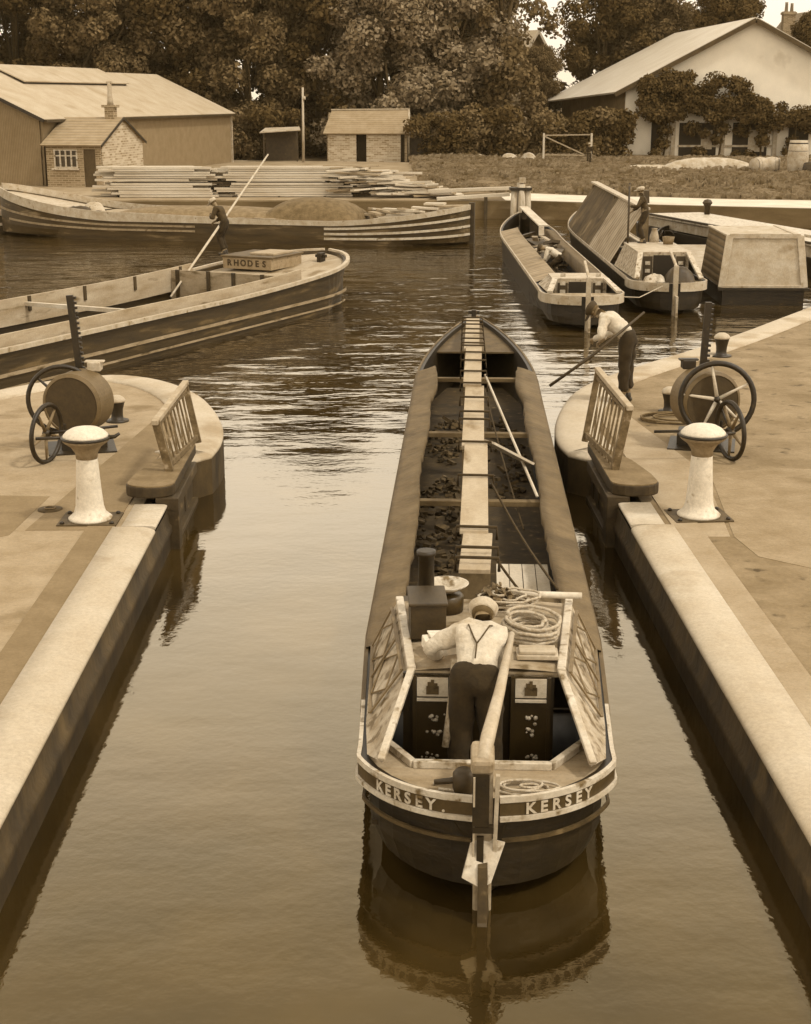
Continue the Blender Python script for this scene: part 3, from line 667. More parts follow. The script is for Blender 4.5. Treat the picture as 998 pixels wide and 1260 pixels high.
heap('rubble_heap', 170, .36, 2.6, .40, mat('clutter_mid', .045, .8, 9, .9, .3, spots=(.22, 5, .64)), 'jumbled dark and pale litter in the hold left of the planks', 'litter heap', (-.50, 9.6, .16))
heap('rubble_heap', 130, .34, 2.8, .38, mat('clutter_mid2', .04, .8, 8, .9, .3, spots=(.20, 5, .66)), 'jumbled litter in the hold right of the planks towards the bow', 'litter heap', (.46, 13.6, .16))
heap('rubble_heap', 80, .32, 1.6, .34, mat('clutter_dark', .06, .8, 9, .9, .3), 'dark litter in the hold left of the planks near the bow', 'litter heap', (-.48, 14.6, .16))
# ropes from the planks to the side
for k, (p, q, r, lab) in enumerate([((.12, 3.95, 1.50), (.70, 3.6, .95), .014, 'thin dark line from the plank end down to the right cabin corner'),
                                 ((.12, 6.8, 1.50), (.76, 4.6, .98), .014, 'dark rope running from the planks to the right gunwale beside the floor boards'),
                                 ((.12, 13.6, 1.5), (.72, 8.3, .95), .02, 'long pale pole leaning from the planks to the right side cloth'),
                                 ((.10, 12.4, 1.5), (.55, 8.0, .60), .012, 'thin line below the long pale pole in the hold')]):
    b = MB(); P, Q = Vector(p), Vector(q); b.tube([P+(Q-P)*t-Vector((0, 0, .06*math.sin(math.pi*t)*(k != 2))) for t in [i/10 for i in range(11)]], r, 6)
    loose('pole' if k == 2 else 'rope', b, PALEWOOD if k == 2 else mat('dark_rope', .035, .3, 20, .9, .2), lab, 'pole' if k == 2 else 'rope', (0, 0, 0))
b = MB(); b.beam((.08, 9.1, 1.47), (.62, 9.5, 1.10), .36, .03); loose('short_plank', b, PALEWOOD, 'short pale board slanting off the right edge of the plank walk', 'board', (0, 0, 0))
# rudder and tiller
rd = thing_part('rudder', K, (-.03, .27, 0))
RW = mat('rudder_paint', .26, .4, 5, .6, .2, spots=(.07, 6, .6))
b = MB(); b.beam((0, -.02, -.5), (0, -.10, 1.16), .135, .18, up=(0, 1, 0)); b.build('rudder_post', RW, rd, bevel=.02)
b = MB(); b.box((-.02, -.215, .93), (.12, .03, .40)); b.box((-.02, -.205, .47), (.05, .03, .34)); b.box((0, -.2, .70), (.15, .05, .05)); b.build('rudder_strap', IRON, rd)
b = MB(); b.beam((-.068, -.19, .30), (-.068, -.225, 1.12), .014, .03, up=(0, 1, 0)); b.beam((.082, -.16, .40), (.10, -.19, 1.12), .03, .04, up=(0, 1, 0)); b.build('rudder_edging', CREAM, rd)
b = MB(); b.box((-.01, -.08, 1.20), (.17, .28, .13), rx=R(10)); b.build('rams_head', mat('rams_head_wood', .24, .4, 5, .6, .2), rd, bevel=.035)
b = MB(); b.slab([(.0, -.12, .48), (.0, -.26, .42), (.0, -.34, .02), (.035, -.75, -.5), (.035, -.05, -.5)], .07); b.build('rudder_blade', mat('blade_dark', .035, .5, 5, .6, .3, spots=(.12, 7, .6)), rd)
b = MB(); b.slab([(-.012, -.13, .60), (-.09, -.16, .56), (-.15, -.24, .33), (-.012, -.26, .26), (.06, -.25, .30), (.16, -.13, .56)], .05); b.build('blade_band', WHITE, rd)
b = MB(); b.tube([(-.04, .09, 1.22), (0, .36, 1.29), (.09, .85, 1.43), (.20, 1.60, 1.62)], [.050, .054, .042, .025], 12); b.build('tiller', mat('tiller_paint', .34, .2, 5, .5, .15, spots=(.2, 6, .66)), K)
b = MB(); b.tube([(0, -.01, 1.595), (0, .01, 1.60)], .001, 5)
# rope coil on the stern deck
b = MB(); pts = []
for k in range(60):
    a = k*.42; r = .09+.06*math.sin(k*.13); pts.append((r*1.7*math.cos(a), r*math.sin(a)*.8, .014+.01*(k//15)))
b.tube(pts, .011, 6); loose('rope', b, ROPEM, 'small coil of rope on the stern deck right of the rudder head', 'rope', (.30, .50, .80))
b = MB(); b.tube([(-.40, .55, .0), (-.25, .60, .03), (-.10, .50, .02), (-.22, .42, .01), (-.36, .45, .01)], .014, 6); loose('rope', b, ROPEM, 'short loose rope on the stern deck left of the rudder head', 'rope', (.0, 0, .81))
b = MB(); b.lathe([(.07, 0), (.085, .02), (.085, .15), (.06, .18), (.0, .18)], 18); b.tube([(.0, 0, .1), (-.22, .03, .06)], [.03, .02], 8); loose('mooring_stud', b, DARKWOOD, 'short dark wooden stud beside the rudder head', 'stud', (-.17, .45, .80))
# things on the cabin roof
b = MB(); b.lathe([(.15, 0), (.155, .14), (.13, .165), (.0, .17)], 20)
wc = loose('water_can', b, mat('can_dark', .035, .4, 8, .4, .1), 'dark round can on the cabin roof under the pale bowl', 'can', (-.34, 2.95, 1.33))
b = MB(); b.lathe([(.06, 0), (.17, .06), (.20, .09), (.185, .09), (.10, .03), (0, .02)], 24); loose('bowl', b, WHITE, 'pale enamel bowl resting on top of the dark water can', 'bowl', (-.34, 2.95, 1.50))
b = MB(); b.lathe([(.10, 0), (.09, .04), (.075, .06), (.07, .55), (.085, .56), (.085, .60), (.06, .60)], 20); loose('chimney', b, IRON, 'black stove chimney on the left side of the cabin roof', 'chimney', (-.52, 2.85, 1.32))
b = MB(); b.box((0, 0, .15), (.30, .46, .30)); b.box((0, 0, .31), (.33, .49, .03)); loose('dark_chest', b, DARKWOOD, 'dark wooden chest on the left of the cabin roof below the chimney', 'chest', (-.50, 2.42, 1.335), .08, bevel=.01)
b = MB(); b.box((0, 0, .17), (.36, .42, .34)); b.box((0, 0, .35), (.39, .45, .03)); loose('stool_box', b, DARKWOOD, 'dark wooden box standing before the chimney on the left of the roof', 'box', (-.56, 3.45, .85), bevel=.01)
b = MB(); b.box((0, 0, .05), (.30, .22, .10), rx=.15); b.box((0.03, 0, .11), (.26, .26, .015), rx=.1, ry=.08); loose('folded_cloth', b, mat('folded_linen', .60, .12, 6, .9, .4), "folded white cloth on the roof left of the steerer's elbow", 'cloth', (-.36, 1.95, 1.335), .3, bevel=.02)
b = MB(); b.tube([(0, 0, 0), (.9, -.05, .02)], .032, 8); loose('boat_pole', b, PALEWOOD, 'stout round pole lying crossways on the front of the cabin roof', 'pole', (-.02, 3.18, 1.42), -.06)
random.seed(4)
def coil(n, rx, ry, wob, r, zs=.012):
    pts = []
    for k in range(n):
        a = k*.36; f = 1+wob*math.sin(k*.17)+random.uniform(-.05, .05); pts.append((rx*f*math.cos(a), ry*f*math.sin(a), .02+zs*(k//17)+random.uniform(0, .012)))
    b = MB(); b.tube(pts, r, 6); return b
loose('rope', coil(130, .18, .22, .35, .016, .02), ROPEM, 'large tangled rope coil on the right half of the cabin roof', 'rope', (.38, 2.32, 1.34), .5)
loose('rope', coil(100, .20, .13, .5, .011, .022), ROPEM, 'thin tangled line heaped by the pole on the front of the roof', 'rope', (.22, 2.95, 1.36))
b = MB()
for k in range(120):
    a = random.uniform(0, 6.28); r = math.sqrt(random.random())*.17; z = .05+.16*(1-(r/.17)**2)*random.random()+.02; q = random.uniform(.03, .07); b.box((r*math.cos(a), r*math.sin(a), z), (q, q*.7, .012), rz=random.uniform(0, 3), rx=random.uniform(-1, 1), ry=random.uniform(-1, 1))
b.lathe([(.09, 0), (.13, .1), (.11, .1), (0, .05)], 14)
loose('basket_of_greens', b, mat('greens', .09, .7, 14, .8, .2, spots=(.30, 9, .62)), "leafy bundle in a basket on the roof just beyond the steerer's head", 'basket', (.10, 3.02, 1.34))
b = MB(); b.box((0, 0, .02), (.34, .20, .04)); b.box((0, 0, .055), (.30, .16, .03)); loose('hatch_slide', b, CREAM, 'pale board on the roof right of the tiller end', 'board', (.42, 1.85, 1.335), 0, bevel=.008)
b = MB(); b.tube([(-.02, -.10, .80), (.03, .0, 1.15), (.06, .12, 1.46)], [.03, .036, .04], 10); loose('mop', b, mat('mop_handle', .26, .5, 20, .9, .5, spots=(.10, 12, .55)), 'rope bound pole standing in the well left of the steerer', 'pole', (-.30, 1.32, 0))

# ------------------------------------------------------------------ people
def ik(a, c, l1, l2, bend):
    a, c = Vector(a), Vector(c); d = c-a; L = min(d.length, (l1+l2)*.999); dn = d.normalized(); c = a+dn*L
    x = (l1*l1-l2*l2+L*L)/(2*L); h = math.sqrt(max(0, l1*l1-x*x)); bv = Vector(bend); bv = (bv-dn*bv.dot(dn)).normalized()
    return a+dn*x+bv*h, c
def skin_mesh(nodes, edges, name, m, parent, sub=2, root=0, extra=None):
    me = bpy.data.meshes.new('tmp'); me.from_pydata([n[0] for n in nodes], edges, []); ob = bpy.data.objects.new('tmp', me); COL.objects.link(ob)
    md = ob.modifiers.new('s', 'SKIN'); md.use_smooth_shade = True
    if not me.skin_vertices: raise RuntimeError('no skin layer')
    for i, n in enumerate(nodes):
        r = n[1]; r = r if isinstance(r, tuple) else (r, r); me.skin_vertices[0].data[i].radius = r; me.skin_vertices[0].data[i].use_root = (i == root)
    sb = ob.modifiers.new('u', 'SUBSURF'); sb.levels = sub; sb.render_levels = sub
    dg = bpy.context.evaluated_depsgraph_get(); dg.update(); r = bpy.data.meshes.new_from_object(ob.evaluated_get(dg)); bpy.data.objects.remove(ob)
    if extra:
        bm = bmesh.new(); bm.from_mesh(r)
        for c, s_ in extra:
            q = bmesh.ops.create_icosphere(bm, subdivisions=2, radius=1)
            for v in q['verts']: v.co = Vector(c)+Vector((v.co.x*s_[0], v.co.y*s_[1], v.co.z*s_[2]))
        bm.to_mesh(r); bm.free()
    if name in ('shirt', 'trousers'):
        for v in r.vertices:
            q = v.co; nz = mnoise.noise(q*9.0+Vector((3, 1, 2)))*.022+mnoise.noise(Vector((q.x*22, q.y*22, q.z*11)))*.012; v.co = q+v.normal*nz
    r.materials.clear(); r.materials.append(m)
    r.polygons.foreach_set('use_smooth', [True]*len(r.polygons))
    r.name = name; o = bpy.data.objects.new(name, r); COL.objects.link(o); o.parent = parent; return o
def person(lab, loc, rz, lean=0, side=0, hands=None, feet=None, hipz=.93, head_nod=0, shirt=SHIRT, trousers=CLOTH, cap=None, waistcoat=False, braces=False, kneebend=(0, 1, 0), scale=1.0, brim=.06, skirt=None, bulk=1.0, elbows=((-.8, -.35, -.5), (.8, -.35, -.5))):
    """local frame: facing +y, z up from the ground"""
    t = thing('person', lab, 'person', loc, rz); t.scale = (scale,)*3
    H_ = Vector((0, 0, hipz)); up = Vector((math.sin(side), math.sin(lean)*math.cos(side), math.cos(lean)*math.cos(side))); rt = Vector((1, 0, 0)); fw = up.cross(rt)*-1
    fw = Vector((0, math.cos(lean), -math.sin(lean)))
    P = lambda x, y, z: H_+rt*x+fw*y+up*z
    neck = P(0, .01, .485); hd = neck+(up*math.cos(head_nod)+fw*math.sin(head_nod))*.115; hup = (up*math.cos(head_nod)+fw*math.sin(head_nod)); hf = (fw*math.cos(head_nod)-up*math.sin(head_nod))
    shl, shr = P(-.165, 0, .43), P(.165, 0, .43)
    hands = hands or ((-.24, .08, .80), (.24, .08, .80)); feet = feet or ((-.10, 0, .06), (.10, .03, .06))
    nodes = [(H_, (.145, .11)), (P(0, 0, .12), (.125, .095)), (P(0, .0, .28), (.145, .10)), (P(0, 0, .42), (.13, .09)), (neck, .055), (hd, .068), (hd+hup*.07, (.075, .09)), (hd+hup*.145, .06)]
    edges = [(0, 1), (1, 2), (2, 3), (3, 4), (4, 5), (5, 6), (6, 7)]
    sh_nodes = [(H_-up*.02, (.160, .122)), (P(0, -.005, .13), (.148, .112)), (P(0, -.01, .28), (.17, .122)), (P(0, -.005, .42), (.145, .10)), (neck-up*.02, .068)]; sh_edges = [(0, 1), (1, 2), (2, 3), (3, 4)]
    tr_nodes = [(H_+up*.10, (.15, .118)), (H_, (.165, .13))]; tr_edges = [(0, 1)]
    for sd_, sh, hn, ft in ((-1, shl, hands[0], feet[0]), (1, shr, hands[1], feet[1])):
        el, wr = ik(sh, hn, .29, .26, elbows[0] if sd_ < 0 else elbows[1]); i = len(nodes); hdv = (wr-el).normalized()
        palm = wr+hdv*.075
        nodes += [(sh, .062), (el, .044), (wr, .030), (wr+hdv*.035, (.036, .02)), (palm, (.04, .02))]
        edges += [(3, i), (i, i+1), (i+1, i+2), (i+2, i+3), (i+3, i+4)]
        acr = hdv.cross(Vector((0, 1, 0))); acr = acr.normalized() if acr.length > .1 else Vector((1, 0, 0)); curl = acr.cross(hdv)
        for f, (o_, l_) in enumerate(((-.03, .065), (-.01, .075), (.01, .07), (.03, .055))):
            j = len(nodes); nodes += [(palm+acr*o_+hdv*l_*.5, .0095), (palm+acr*o_+hdv*l_*.85-curl*.025, .0085), (palm+acr*o_+hdv*l_*.8-curl*.05, .0075)]; edges += [(i+4, j), (j, j+1), (j+1, j+2)]
        j = len(nodes); nodes += [(wr+hdv*.055-acr*.045-curl*.015, .011), (wr+hdv*.085-acr*.055-curl*.035, .009)]; edges += [(i+3, j), (j, j+1)]
        k = len(sh_nodes); sh_nodes += [(sh, .085), (sh*.5+el*.5, .070), (el, .060), (el*.3+wr*.7, .046), (wr-hdv*.02, .040)]; sh_edges += [(3, k), (k, k+1), (k+1, k+2), (k+2, k+3), (k+3, k+4)]
        hp = H_+Vector((sd_*.095, 0, -.04)); kn, an = ik(hp, Vector(ft)+Vector((0, 0, .04)), .43, .43, kneebend); i = len(nodes)
        nodes += [(hp, .088), (kn, .056), (an, .042), (Vector(ft)+Vector((0, .12, -.02)), .036)]; edges += [(0, i), (i, i+1), (i+1, i+2), (i+2, i+3)]
        k = len(tr_nodes); tr_nodes += [(hp, .112), (hp*.5+kn*.5, .098), (kn, .080), (kn*.35+an*.65, .074), (an+(kn-an).normalized()*.05, .076)]; tr_edges += [(1, k), (k, k+1), (k+1, k+2), (k+2, k+3), (k+3, k+4)]
    tr_nodes = [(p, (r[0]*bulk, r[1]*bulk) if isinstance(r, tuple) else r*bulk) for p, r in tr_nodes]; sh_nodes = [(p, (r[0]*(1+(bulk-1)*.5), r[1]*bulk) if isinstance(r, tuple) else r*(1+(bulk-1)*.6)) for p, r in sh_nodes]
    ear = [(hd+hup*.055+rt*s_*.078, (.012, .022, .03)) for s_ in (-1, 1)]
    face = ear+[(hd+hup*.05+hf*.095, (.015, .02, .022)), (hd+hup*.005+hf*.082, (.028, .012, .01))]+[(hd+hup*.078+rt*s_*.03+hf*.082, (.014, .01, .009)) for s_ in (-1, 1)]
    skin_mesh(nodes, edges, 'body', SKIN, t, extra=face)
    skin_mesh(sh_nodes, sh_edges, 'shirt', shirt, t)
    if skirt:
        pass
    skin_mesh(tr_nodes, tr_edges, 'trousers', trousers, t, root=1)
    Mh = Matrix((hf.cross(hup).normalized(), hf, hup)).transposed()
    b = MB(); b.lathe([(.080, .03), (.092, .06), (.092, .11), (.07, .15), (0, .165)], 20, c=hd-hf*.012, M=Mh, a0=0); b.build('hair', mat('dark_hair', .07, .3, 20, .9, .3), t)
    if cap is not None:
        b = MB(); b.lathe([(.101, .070), (.108, .085), (.122, .115), (.126, .135), (.105, .165), (.05, .182), (0, .183)], 22, c=hd-hf*.01, M=Mh)
        b.slab([Mh@Vector((x, y, .10))+hd for x, y in ((-.08, .07), (-.065, .08+brim+.04), (0, .11+brim+.04), (.065, .08+brim+.04), (.08, .07))], .012); b.build('cap', cap, t)
    if braces:
        bk = lambda x, z: P(x, -.122*bulk-.004+(.015 if z > .33 else 0), z)
        b = MB(); b.tube([P(-.10, -.03, .50), bk(-.085, .40), bk(-.03, .26), bk(0, .20), bk(0, .05)], .007, 6); b.tube([P(.10, -.03, .50), bk(.085, .40), bk(.03, .26), bk(0, .20)], .007, 6); b.build('braces', mat('braces_dark', .05), t)
    for sd_, ft in ((-1, feet[0]), (1, feet[1])):
        b = MB(); b.lathe([(.05, -.06), (.052, 0), (.045, .06), (.03, .09), (0, .095)], 12, c=Vector(ft)+Vector((0, -.0, 0)), smooth=True)
        b.box(Vector(ft)+Vector((0, .06, -.03)), (.09, .25, .06)); b.build('boot', IRON, t, bevel=.02)
    return t
Kp = lambda x, y, z: Matrix.Translation(K.location)@Matrix.Rotation(K.rotation_euler.z, 4, 'Z')@Vector((x, y, z))
person('steerer in pale shirt and dark trousers standing in the boat well seen from behind', Kp(-.09, 1.22, .44), R(-3-6), lean=R(60), hands=((-.36, .56, .92), (.08, .66, .90)), elbows=((-.8, -.2, -.3), (.15, -.1, -1)), head_nod=R(6), cap=mat('pale_cap', .38, .2, 8, .9, .5, spots=(.2, 9, .6)), braces=True, hipz=.99, scale=.98, brim=.0, bulk=1.3, feet=((-.14, 0, .06), (.14, .03, .06)))
person('man in white shirt stooping with a shaft at the right lock side', (4.22, 25.1, .62), R(66), lean=R(54), hands=((-.16, .50, .96), (.20, .46, .90)), head_nod=R(10), cap=mat('dark_cap', .03), hipz=1.02, feet=((-.10, .02, .06), (.10, .0, .06)), scale=1.14, bulk=1.15)
b = MB(); b.tube([(2.85, 24.9, .95), (3.55, 24.9, 1.46), (4.45, 24.95, 2.22)], [.028, .03, .022], 8); tag(b.build('boat_shaft', DARKWOOD), 'dark shaft held slanting over the water by the stooping man on the right lock side', 'pole')

# ------------------------------------------------------------------ the wide barge on the left
BL = 24.0; Bdir = math.atan2(-.453, .891)
WB = thing('open_barge', 'big empty open barge with pale rail lying across the left of the basin', 'barge', (-1.75-.453*BL, 44.6-.891*BL, 0), Bdir)
def bhb(u):
    g = 1.95
    if u > BL-4.0: g = 1.95*max(0, 1-((u-(BL-4.0))/4.0)**2.2)**.62
    if u < 3: g = 1.95*max(0, 1-((3-u)/3)**2.2)**.62
    return g
def bhw(u): return min(bhb(u), 1.9*max(.01, min(1, (BL-.5-u)/2.8, (u-.4)/2.5))**.6)
def bz(u): return .92+.40*max(0, (u-(BL-9))/9)**2
hull_mesh(BL, bhb, bhw, bz, floor=-.05, thick=.10, n=70).build('hull', mat('barge_hull', .03, .5, 2.5, .55, .4, stretch=(1, .3, 2), spots=(.10, 2.5, .58)), WB)
b = MB(); edge_strip(b, BL, bhb, .1, BL-.01, lambda u: bz(u)-.03, lambda u: bz(u)+.06, .10, n=90); b.build('outer_rail', CREAM, WB)
b = MB(); edge_strip(b, BL, bhb, 1.5, BL-1.6, lambda u: .33+.06*bz(u), lambda u: .40+.06*bz(u), .02, n=70); edge_strip(b, BL, bhb, 1.5, BL-1.8, lambda u: .12, lambda u: .17, .0, n=70); b.build('rubbing_strake', mat('strake_wood', .20, .4, 4, .8, .3, stretch=(1, .3, 1), spots=(.05, 5, .55)), WB)
def bx(u): return bhb(u)-.16
for sd_ in (-1, 1):
    b = MB(); us = [1.0+i*(BL-4.6-1.0)/40 for i in range(41)]
    b.grid([[(sd_*bx(u), u, bz(u)-.10), (sd_*bx(u), u, bz(u)+.28), (sd_*(bx(u)-.07), u, bz(u)+.28), (sd_*(bx(u)-.07), u, bz(u)-.35)] for u in us]); b.build('coaming', mat('coaming_board', .28, .3, 4, .8, .25, stretch=(1, .2, 1), spots=(.10, 5, .62)), WB)
    for k in range(9):
        u = 2+k*2.1; b = MB(); b.box((sd_*(bx(u)-.08), u, bz(u)+.10), (.04, .10, .36)); b.build('coaming_cleat', DARKWOOD, WB)
UB = BL-5.6
b = MB(); b.box((0, UB, .62), (3.5, .06, 1.2)); b.build('bulkhead', mat('bulkhead_tan', .24, .4, 3, .8, .25, stretch=(.3, 1, 1), spots=(.08, 4, .55)), WB)
for x in (-1.5, -.5, .3, 1.2): b = MB(); b.box((x, UB-.05, .66), (.10, .06, 1.15)); b.build('bulkhead_post', DARKWOOD, WB)
us = [UB+i*(BL-.15-UB)/24 for i in range(25)]
b = MB(); b.grid([[(-(bhb(u)-.08), u, bz(u)-.10), (0, u, bz(u)-.06), ((bhb(u)-.08), u, bz(u)-.10)] for u in us]); b.build('fore_deck', mat('barge_deck', .30, .3, 2, .8, .2, stretch=(1, .3, 1), spots=(.14, 2, .55)), WB)
cb = thing_part('cabin', WB, (-.62, UB+2.95, 1.12))
b = MB(); b.box((0, 0, .11), (1.6, 1.7, .32)); b.build('cabin_wall', mat('rhodes_board', .20, .3, 6, .7, .2, spots=(.1, 6, .58)), cb, bevel=.01)
b = MB(); b.box((0, 0, .295), (1.7, 1.8, .05)); b.build('cabin_roof', mat('cabin_roof_dark', .06, .4, 4, .6, .2), cb, bevel=.015)
b = MB(); b.box((.25, .1, .35), (.8, 1.1, .07)); b.build('hatch', WOOD, cb, bevel=.02)
letters('RHODES', .24, lambda i, n: Matrix.Translation(Vector((-.58+.23*i, -.857, .04)))@Matrix.Rotation(R(90), 4, 'X'), 'lettering', mat('letter_dark', .03), cb)
b = MB(); b.box((.55, UB+4.3, 1.25), (.12, .3, .28)); b.box((.55, UB+4.3, 1.3), (.34, .10, .08)); b.build('bitts', IRON, WB)
for u, x1_, x2_, z_ in ((BL-11.6, -1.8, 1.8, 1.02), (BL-18.2, -1.8, 1.8, .95)):
    b = MB(); b.box((0, u, z_), (3.5, .12, .09)); b.build('cross_beam', PALEWOOD, WB)
b = MB(); b.box((0, BL/2-1, .02), (3.3, BL-9, .04)); b.build('hold_floor', mat('hold_black', .02, .6, 2, .8, .3), WB)
b = MB(); b.tube([(0, 0, 0), (.06, .02, .22), (.24, .02, .30), (.32, .0, .1), (.36, 0, -.35)], .035, 8); o = b.build('iron_hook', GREYIRON); Bm = Matrix.Translation(WB.location)@Matrix.Rotation(Bdir, 4, 'Z')
o.location = Bm@Vector((-1.75, BL-15.2, 1.2)); o.rotation_euler = (0, 0, Bdir); tag(o, 'bent iron hook over the far rail of the open barge above the toothed rack', 'hook')
pm = Bm@Vector((-1.15, UB-.30, 0))
pman = person('bargeman in dark waistcoat and cap leaning on a long quant pole on the open barge', (-4.62, 43.2, 1.33), R(72), lean=R(28), hands=((-.05, .42, 1.12), (.12, .36, .94)), bulk=1.1, cap=mat('pale_cap', .55), shirt=mat('dark_waistcoat', .035, .3, 10, .9, .3), hipz=.94, head_nod=R(12))
b = MB(); b.tube([(-5.74, 39.5, .60), (-4.85, 42.9, 2.05), (-3.61, 47.0, 4.04)], [.03, .035, .025], 8); tag(b.build('quant_pole', mat('pole_pale', .40, .2, 5, .7, .2)), 'long pale quant pole slanting up past the bargeman', 'pole')

# ------------------------------------------------------------------ the laden lighter before the timber wharf
LL = 21.2; a0, a1 = Vector((-16.9, 66.2, 0)), Vector((3.35, 60.6, 0)); ld = (a1-a0).normalized()
LG = thing('lighter', 'long laden lighter with striped planking and high pale bow before the timber wharf', 'barge', a0, math.atan2(-ld.x, ld.y))
def lhb(u):
    g = 2.1
    if u > LL-3: g = 2.1*max(0, 1-((u-(LL-3))/3)**2)**.6
    if u < 4: g = 2.1*max(0, 1-((4-u)/4)**2)**.6
    return g
def lhw(u): return min(lhb(u), 2.0*max(.01, min(1, (LL-.2-u)/2.6, (u-.9)/3.2))**.7)
def lz(u): return .86+1.0*max(0, (6.5-u)/6.5)**1.7+.62*max(0, (u-(LL-5.5))/5.5)**1.6
hull_mesh(LL, lhb, lhw, lz, floor=.1, thick=.08, n=70).build('hull', mat('lighter_hull', .045, .5, 2, .6, .4, stretch=(1, .3, 2), spots=(.16, 2, .6)), LG)
PST = mat('stripe_paint', .40, .35, 4, .7, .2, spots=(.12, 4, .62))
b = MB()
for k, f in enumerate((.70, .46, .24)): edge_strip(b, LL, lhb, LL-5.6, LL-.02, lambda u, f=f: lz(u)*f+.0, lambda u, f=f: lz(u)*f+.09, .0+.02*k*0+.03, sides=(1,), n=30)
b.build('stern_stripes', PST, LG)
b = MB()
for k, f in enumerate((.62, .40)): edge_strip(b, LL, lhb, .4+k*.7, 10.0, lambda u, f=f: lz(u)*f+.04, lambda u, f=f: lz(u)*f+.12, .03, sides=(1,), n=40)
b.build('bow_stripes', mat('stripe_wood', .20, .35, 4, .7, .2, spots=(.08, 4, .6)), LG)
b = MB(); edge_strip(b, LL, lhb, .02, LL-.02, lambda u: lz(u)-.10, lambda u: lz(u)+.10+.18*(u < 13)*min(1, (13-u)/6), .05, n=90); b.build('gunwale', CREAM, LG)
b = MB(); b.grid([[(-(lhb(u)-.07), u, lz(u)-.05), (0, u, lz(u)), ((lhb(u)-.07), u, lz(u)-.05)] for u in [.3+i*.45 for i in range(10)]]); b.build('fore_deck', CREAM, LG)
b = MB(); us = [LL-5.2+i*.5 for i in range(11)]; b.grid([[(-(lhb(u)-.07), u, lz(u)-.12), (0, u, lz(u)-.06), ((lhb(u)-.07), u, lz(u)-.12)] for u in us]); b.build('stern_deck', OLDWHITE, LG)
b = MB(); b.box((0, LL+.05, .8), (.2, .22, 1.7)); b.build('stern_post', DARKWOOD, LG)
# its cover boards and mound
b = MB()
for k in range(26): b.beam((-1.75, 4.8+k*.34, .95), (1.75, 4.8+k*.34+random.uniform(-.1, .1), .95+random.uniform(0, .03)), .31, .04)
o = b.build('hatch_boards', WOOD, LG)
def mound(name, rx, ry, rz_, m, lab, cat, loc, rot, n=26, flat=.5):
    rng = random.Random(3); rows = []
    for i in range(n+1):
        x = -rx+2*rx*i/n; row = []
        for j in range(n//2+1):
            y = -ry+2*ry*j/(n//2); d = max(0, 1-(abs(x/rx))**2.4)*max(0, 1-(abs(y/ry))**2.2); row.append((x, y, rz_*d**flat+rng.uniform(-.02, .02)))
        rows.append(row)
    b = MB(); b.grid(rows, smooth=True); o = b.build(name, m); o.location = loc; o.rotation_euler = (0, 0, rot); return tag(o, lab, cat)
lrot = math.atan2(ld.y, ld.x)
lp = lambda u, v: a0+ld*u+Vector((ld.y, -ld.x, 0))*v
mound('tarpaulin_mound', 2.1, 1.7, 1.05, mat('mound_tarp', .10, .4, 4, .9, .6, bscale=6, dist=.05), 'humped dark tarpaulin over the cargo of the lighter', 'tarpaulin', lp(14.6, 0)+Vector((0, 0, .70)), lrot)
mound('tarpaulin_mound', 4.2, 1.6, .42, mat('flat_tarp', .14, .4, 4, .9, .5, bscale=6, dist=.04), 'low flat cargo cover on the lighter left of the humped tarpaulin', 'tarpaulin', lp(10.0, .1)+Vector((0, 0, .90)), lrot)
mound('sack', .45, .32, .36, OLDWHITE, 'pale rounded sack on the foredeck boards of the lighter', 'sack', lp(4.6, .3)+Vector((0, 0, 1.05)), .3, 12)
mound('sack', .60, .34, .28, DARKWOOD, 'dark lump lying beside the pale sack on the lighter', 'sack', lp(4.2, 1.0)+Vector((0, 0, 1.0)), .1, 12)
# small craft behind its bow at the very left
SB = thing('small_boat', 'small pale boat end showing behind the lighter bow at the left edge', 'boat', (-19.5, 66.0, 0), R(-70))
def shb(u): return .95*max(0, 1-(abs(u-3.2)/3.2)**2.4)**.6
hull_mesh(6.4, shb, lambda u: shb(u)*.9, lambda u: .75+.5*((u-3.2)/3.2)**2, floor=.15, n=30).build('hull', DARKWOOD, SB)
b = MB(); edge_strip(b, 6.4, shb, .05, 6.35, lambda u: .70+.5*((u-3.2)/3.2)**2, lambda u: .85+.5*((u-3.2)/3.2)**2, .05, n=30); edge_strip(b, 6.4, shb, .05, 6.35, lambda u: .30, lambda u: .42, .0, n=30); b.build('gunwale', OLDWHITE, SB)
b = MB(); b.grid([[(-shb(u)+.08, u, .72), (shb(u)-.08, u, .72)] for u in [.6+i*.3 for i in range(17)]]); b.build('deck', OLDWHITE, SB)
